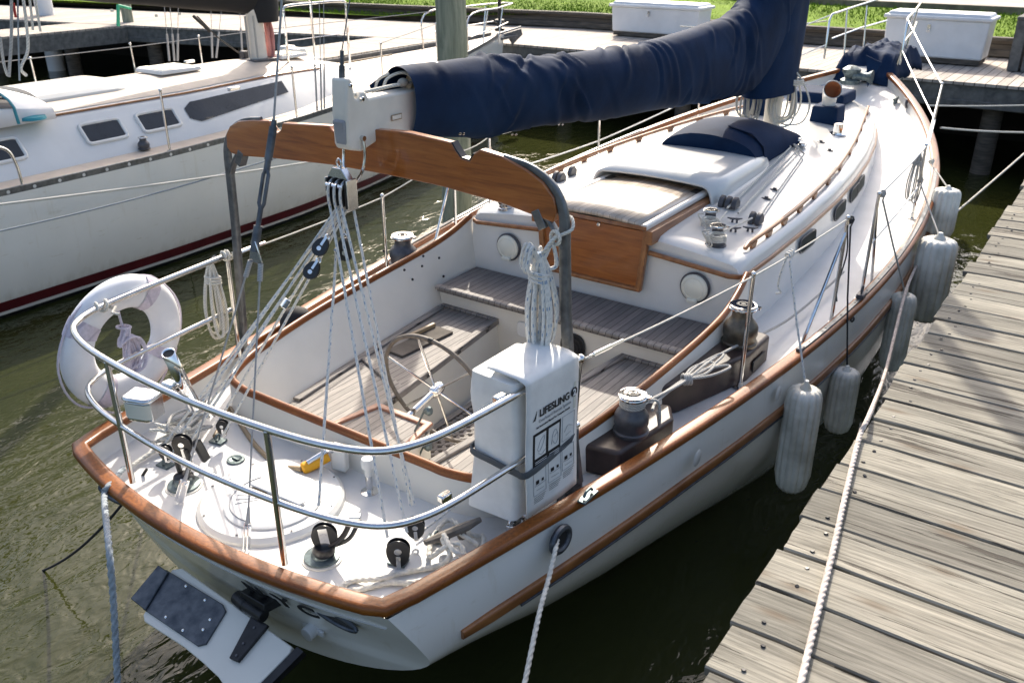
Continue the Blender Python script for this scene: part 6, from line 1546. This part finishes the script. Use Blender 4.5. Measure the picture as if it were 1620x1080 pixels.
    ll = [V((-5.72, -1, 1.9))]+[V((x, y, z1)) for x, y, z0, z1 in S]+[V((-7.0, 11.3, 2.15))]
    b = B(); b.tube([V((2*CX-p.x, p.y, p.z+.02)) for p in ll], .006, 6); obj('lifeline', b, 'wire', root)
    b = B(); b.tube([V((-6.15, 8, 2.05)), V((-6.75, 10, 2.12)), V((-7.0, 11.3, 2.15))], .006, 6); obj('lifeline', b, 'wire', root)
    b = B(); b.tube([(-5.74, 1.6, 1.66), (-5.72, 2.05, 1.70), (-5.72, 2.24, 1.66), (-5.71, 2.30, 1.5), (-5.71, 2.31, 1.25)], .015, 10, k=4); obj('stern_rail', b, 'stainless', root)
    # bow pulpit, anchor, furler
    for s in (1, -1):
        b = B(); b.tube([(CX+s*.52, 11.1, 1.48), (CX+s*.50, 11.15, 2.13), (CX+s*.34, 12.2, 2.2), (CX+s*.13, 13.0, 2.22), (CX, 13.1, 2.22)], .014, 8, k=5); pp = obj('pulpit', b, 'stainless', root)
        for y, x in ((11.9, .36), (12.6, .2)): b = B(); b.tube([(CX+s*x, y, 2.18), (CX+s*x*.9, y-.15, 1.52)], .012, 8); obj('pulpit_leg', b, 'stainless', pp)
        b = B(); b.tube([(CX+s*.50, 11.2, 1.80), (CX+s*.33, 12.2, 1.86), (CX+s*.17, 12.8, 1.9)], .010, 8); obj('pulpit_rail', b, 'stainless', pp)
    b = B(); b.box((CX, 12.95, 1.60), (.16, .6, .05)); b.prism([(CX-.01, 12.8, 1.66), (CX-.01, 13.5, 1.72), (CX-.01, 13.55, 1.60), (CX-.01, 13.2, 1.44), (CX-.01, 13.1, 1.55)], (.02, 0, 0)); b.tube([(CX, 12.7, 1.68), (CX, 13.5, 1.75)], .02, 8); obj('anchor_roller', b, 'galvanised', root, bevel=.005)
    b = B(); b.lathe([(.09, 0), (.10, .05), (.05, .06), (.05, .14), (.10, .16), (.09, .2), (.035, .22), (.035, 2.6)], (CX+.05, 12.7, 1.75), None, 16); obj('furler', b, 'black_plastic', root)
    # mast with its fittings
    b = B(); b.lathe([(.10, 0), (.095, .3), (.085, .8), (.085, 7)], (CX+.08, 6.78, 1.82), None, 20, sy=1.4); ms = obj('mast', b, 'off_white_mast', root)
    b = B(); b.box((CX+.08, 6.78, 1.85), (.34, .42, .07)); b.box((CX-.1, 6.68, 1.93), (.09, .09, .10)); obj('mast_collar', b, 'winch_grey', ms, bevel=.01)
    # granny bars round the mast
    for x, y0, y1 in ((-7.12, 7.10, 8.33), (-7.95, 7.3, 8.4)):
        b = B(); b.tube([(x, y0, 1.62), (x, y0, 2.48)], .017, 8); b.tube(cr([V((x, y0, 2.48)), V((x, y0+.06, 2.56)), V((x, (y0+y1)/2, 2.57)), V((x, y1-.06, 2.56)), V((x, y1, 2.48))], 5), .017, 8); b.tube([(x, y1, 2.48), (x, y1, 1.5)], .017, 8); b.tube([(x, y0, 2.1), (x, y1, 2.1)], .006, 6); obj('mast_rail', b, 'chrome', root)
    # shrouds
    for (px, py), (qx, qy) in (((500, 160), (493, 0)), ((507, 162), (505, 0)), ((512, 166), (512, 0)), ((268, 97), (259, 0)), ((276, 97), (268, 0)), ((281, 97), (282, 0)), ((336, 92), (333, 0)), ((342, 92), (352, 0)), ((383, 80), (378, 0))):
        near = px > 450; X = -5.92 if near else -9.0; a = at(px, py, x=X); 
        if near: a = V((X, at(px, py, x=X).y, 1.30)); 
        top = at(qx, qy, x=X-.05); d = top-a; b = B(); b.tube([a, a+d*.45], .012 if near else .016, 8); b.tube([a+d*.35, a+d*2.6], .005, 6); obj('shroud', b, 'wire', root)
    for k, (px, w_) in enumerate(((395, .014), (408, .014))):
        a = at(px, 92, y=6.6); b = B(); b.tube([a, a+V((0, 0, .55))], w_, 8); obj('mast_line', b, 'rope_grey', ms)
boat2()
def boat2_gear():
    CX = -7.37
    b = B(); rows = []
    for i in range(46):
        f = i/45; y = lerp(7.02, -1.5, f); zb = 2.44+.13*(7.02-y)*1.0; h = lerp(.75, .38, f); z0 = zb+h/2; row = []
        for k in range(26):
            a = 2*math.pi*k/26; d = .02*NZ.noise(V((y*2, math.cos(a)*2, math.sin(a)*2))); row.append((CX+(.16+d)*math.cos(a)*(1+.2*math.sin(a)), y, z0+h/2*abs(math.sin(a))**.9*(1 if math.sin(a) > 0 else -1)+d))
        rows.append(row)
    vr = b.grid(rows, closed=True); b.face(vr[0]); b.face(vr[-1])
    o = thing('sail_cover', 'black canvas sail cover on the boom of the left sailboat, cut by the top edge', 'sail cover', (CX, 5, 2.6)); obj('cover_cloth', b, 'black_canvas', o, sharp=80)
    b = B(); b.lathe([(.17, -.1), (.19, .1), (.18, .6), (.17, 1.6)], (CX, 6.95, 2.46), None, 22, sy=1.3); obj('mast_wrap', b, 'black_canvas', o)
    for px, py in ((177, 17), (247, 25), (284, 22)):
        p = at(px, py, x=CX+.12); b = B(); b.box(p, (.02, .03, .03)); obj('cover_clip', b, 'lens_plastic', o)
    rnd = random.Random(6); pr = thing('halyard_hank', 'faded pink rope hank hanging beside the mast of the left sailboat', 'rope', (-7.25, 7.1, 2.2))
    c = at(422, 28, y=7.0)
    for i in range(8):
        x = rnd.uniform(-.07, .07); b = B(); b.tube([c+V((x, 0, 0)), c+V((x*1.3, .03, -.2)), c+V((x*1.2, .02, -.45)), c+V((x*.7, 0, -.55)), c+V((x*.4, 0, -.4)), c+V((x*.2, 0, -.1))], .015, 7, k=4); obj('coil_turn', b, 'pink_rope', pr)
    b = B(); b.tube([at(430, 62, y=7.1), at(433, 85, y=7.1), at(428, 100, y=7.1)], .012, 6, k=4); obj('line', b, 'teal', label='short blue line end below the pink rope hank', cat='rope')
    # sheets at the left frame edge
    for pts, mt, lab, r in (([(18, 0), (18, 60), (14, 122)], 'rope_grey', 'grey line from the black boom, second from the left edge', .022), ([(28, 0), (29, 60), (31, 128)], 'rope_blue', 'thin blue-grey line beside the pale green one at far left', .012), ([(37, 0), (42, 40), (44, 80), (33, 108), (42, 120)], 'rope_white', 'pale greenish line with a frayed knot at far left', .022), ([(0, 58), (6, 100), (12, 120)], 'rope_grey', 'grey line cut by the left edge of the photo', .02), ([(47, 0), (50, 25), (52, 48)], 'rope_white', 'short white line left of the grey wrapped piling', .018), ([(56, 0), (60, 25), (64, 50)], 'rope_white', 'white line touching the grey wrapped piling', .018)):
        b = B(); b.tube([at(px, py, x=-6.9) for px, py in pts], r*.75, 8, k=5); obj('sheet', b, mt, label=lab, cat='rope')
    b = B(); b.tube([at(21, 5, x=-6.9), at(25, 28, x=-6.9)], .014, 7); obj('streamer', b, 'red', label='small red tell-tale ribbon among the lines at top left', cat='ribbon')
    b = B(); b.tube([at(187, 8, x=-9.5), at(187, 42, x=-9.5)], .025, 8); b.tube([at(187, 9, x=-9.5), at(207, 14, x=-9.5)], .02, 8); obj('green_line', b, 'green_line', label='bright green line hanging below the black sail cover', cat='rope')
    b = B(); b.tube([at(306, 26, x=-7.0), at(332, 50, x=-7.0)], .02, 7); b.tube([at(312, 26, x=-7.0), at(345, 60, x=-7.0), at(378, 84, x=-7.2)], .009, 7); obj('kicker', b, 'black_plastic', label='black boom kicker tackle slanting to the foot of the left mast', cat='rope tackle')
    # stretched mooring lines along its side
    b = B(); b.tube(sag(at(-30, 327, x=-5.2), at(620, 235, x=-4.6), .03, 20), .011, 8); obj('mooring_line', b, 'rope_white', label='long pale rope stretched along the side of the left sailboat', cat='rope')
    b = B(); b.tube(sag(at(-30, 372, x=-5.3), at(310, 288, x=-5.4), .02, 14)+sag(at(310, 288, x=-5.4), at(520, 225, x=-5.3), .0, 6)[1:], .009, 8); obj('mooring_line', b, 'rope_blue', label='grey-blue rope drooping low across the left sailboat hull', cat='rope')
    b = B(); b.tube(sag(at(300, 430, x=-5.55), at(340, 405, x=-1.3), .02, 12), .008, 8); obj('cord', b, 'wire', label='thin cord from the port stern rail towards the left sailboat', cat='rope')
    # ropes over its foredeck
    for a, c, lab in ((( 340, 155), (520, 128), 'pale line lying along the left boat side deck, lower'), ((470, 128), (690, 75), 'pale line led forward to the left sailboat bow')):
        b = B(); b.tube([at(*a, z=1.42), at(*c, z=1.48)], .016, 8); obj('deck_line', b, 'rope_white', label=lab, cat='rope')
boat2_gear()
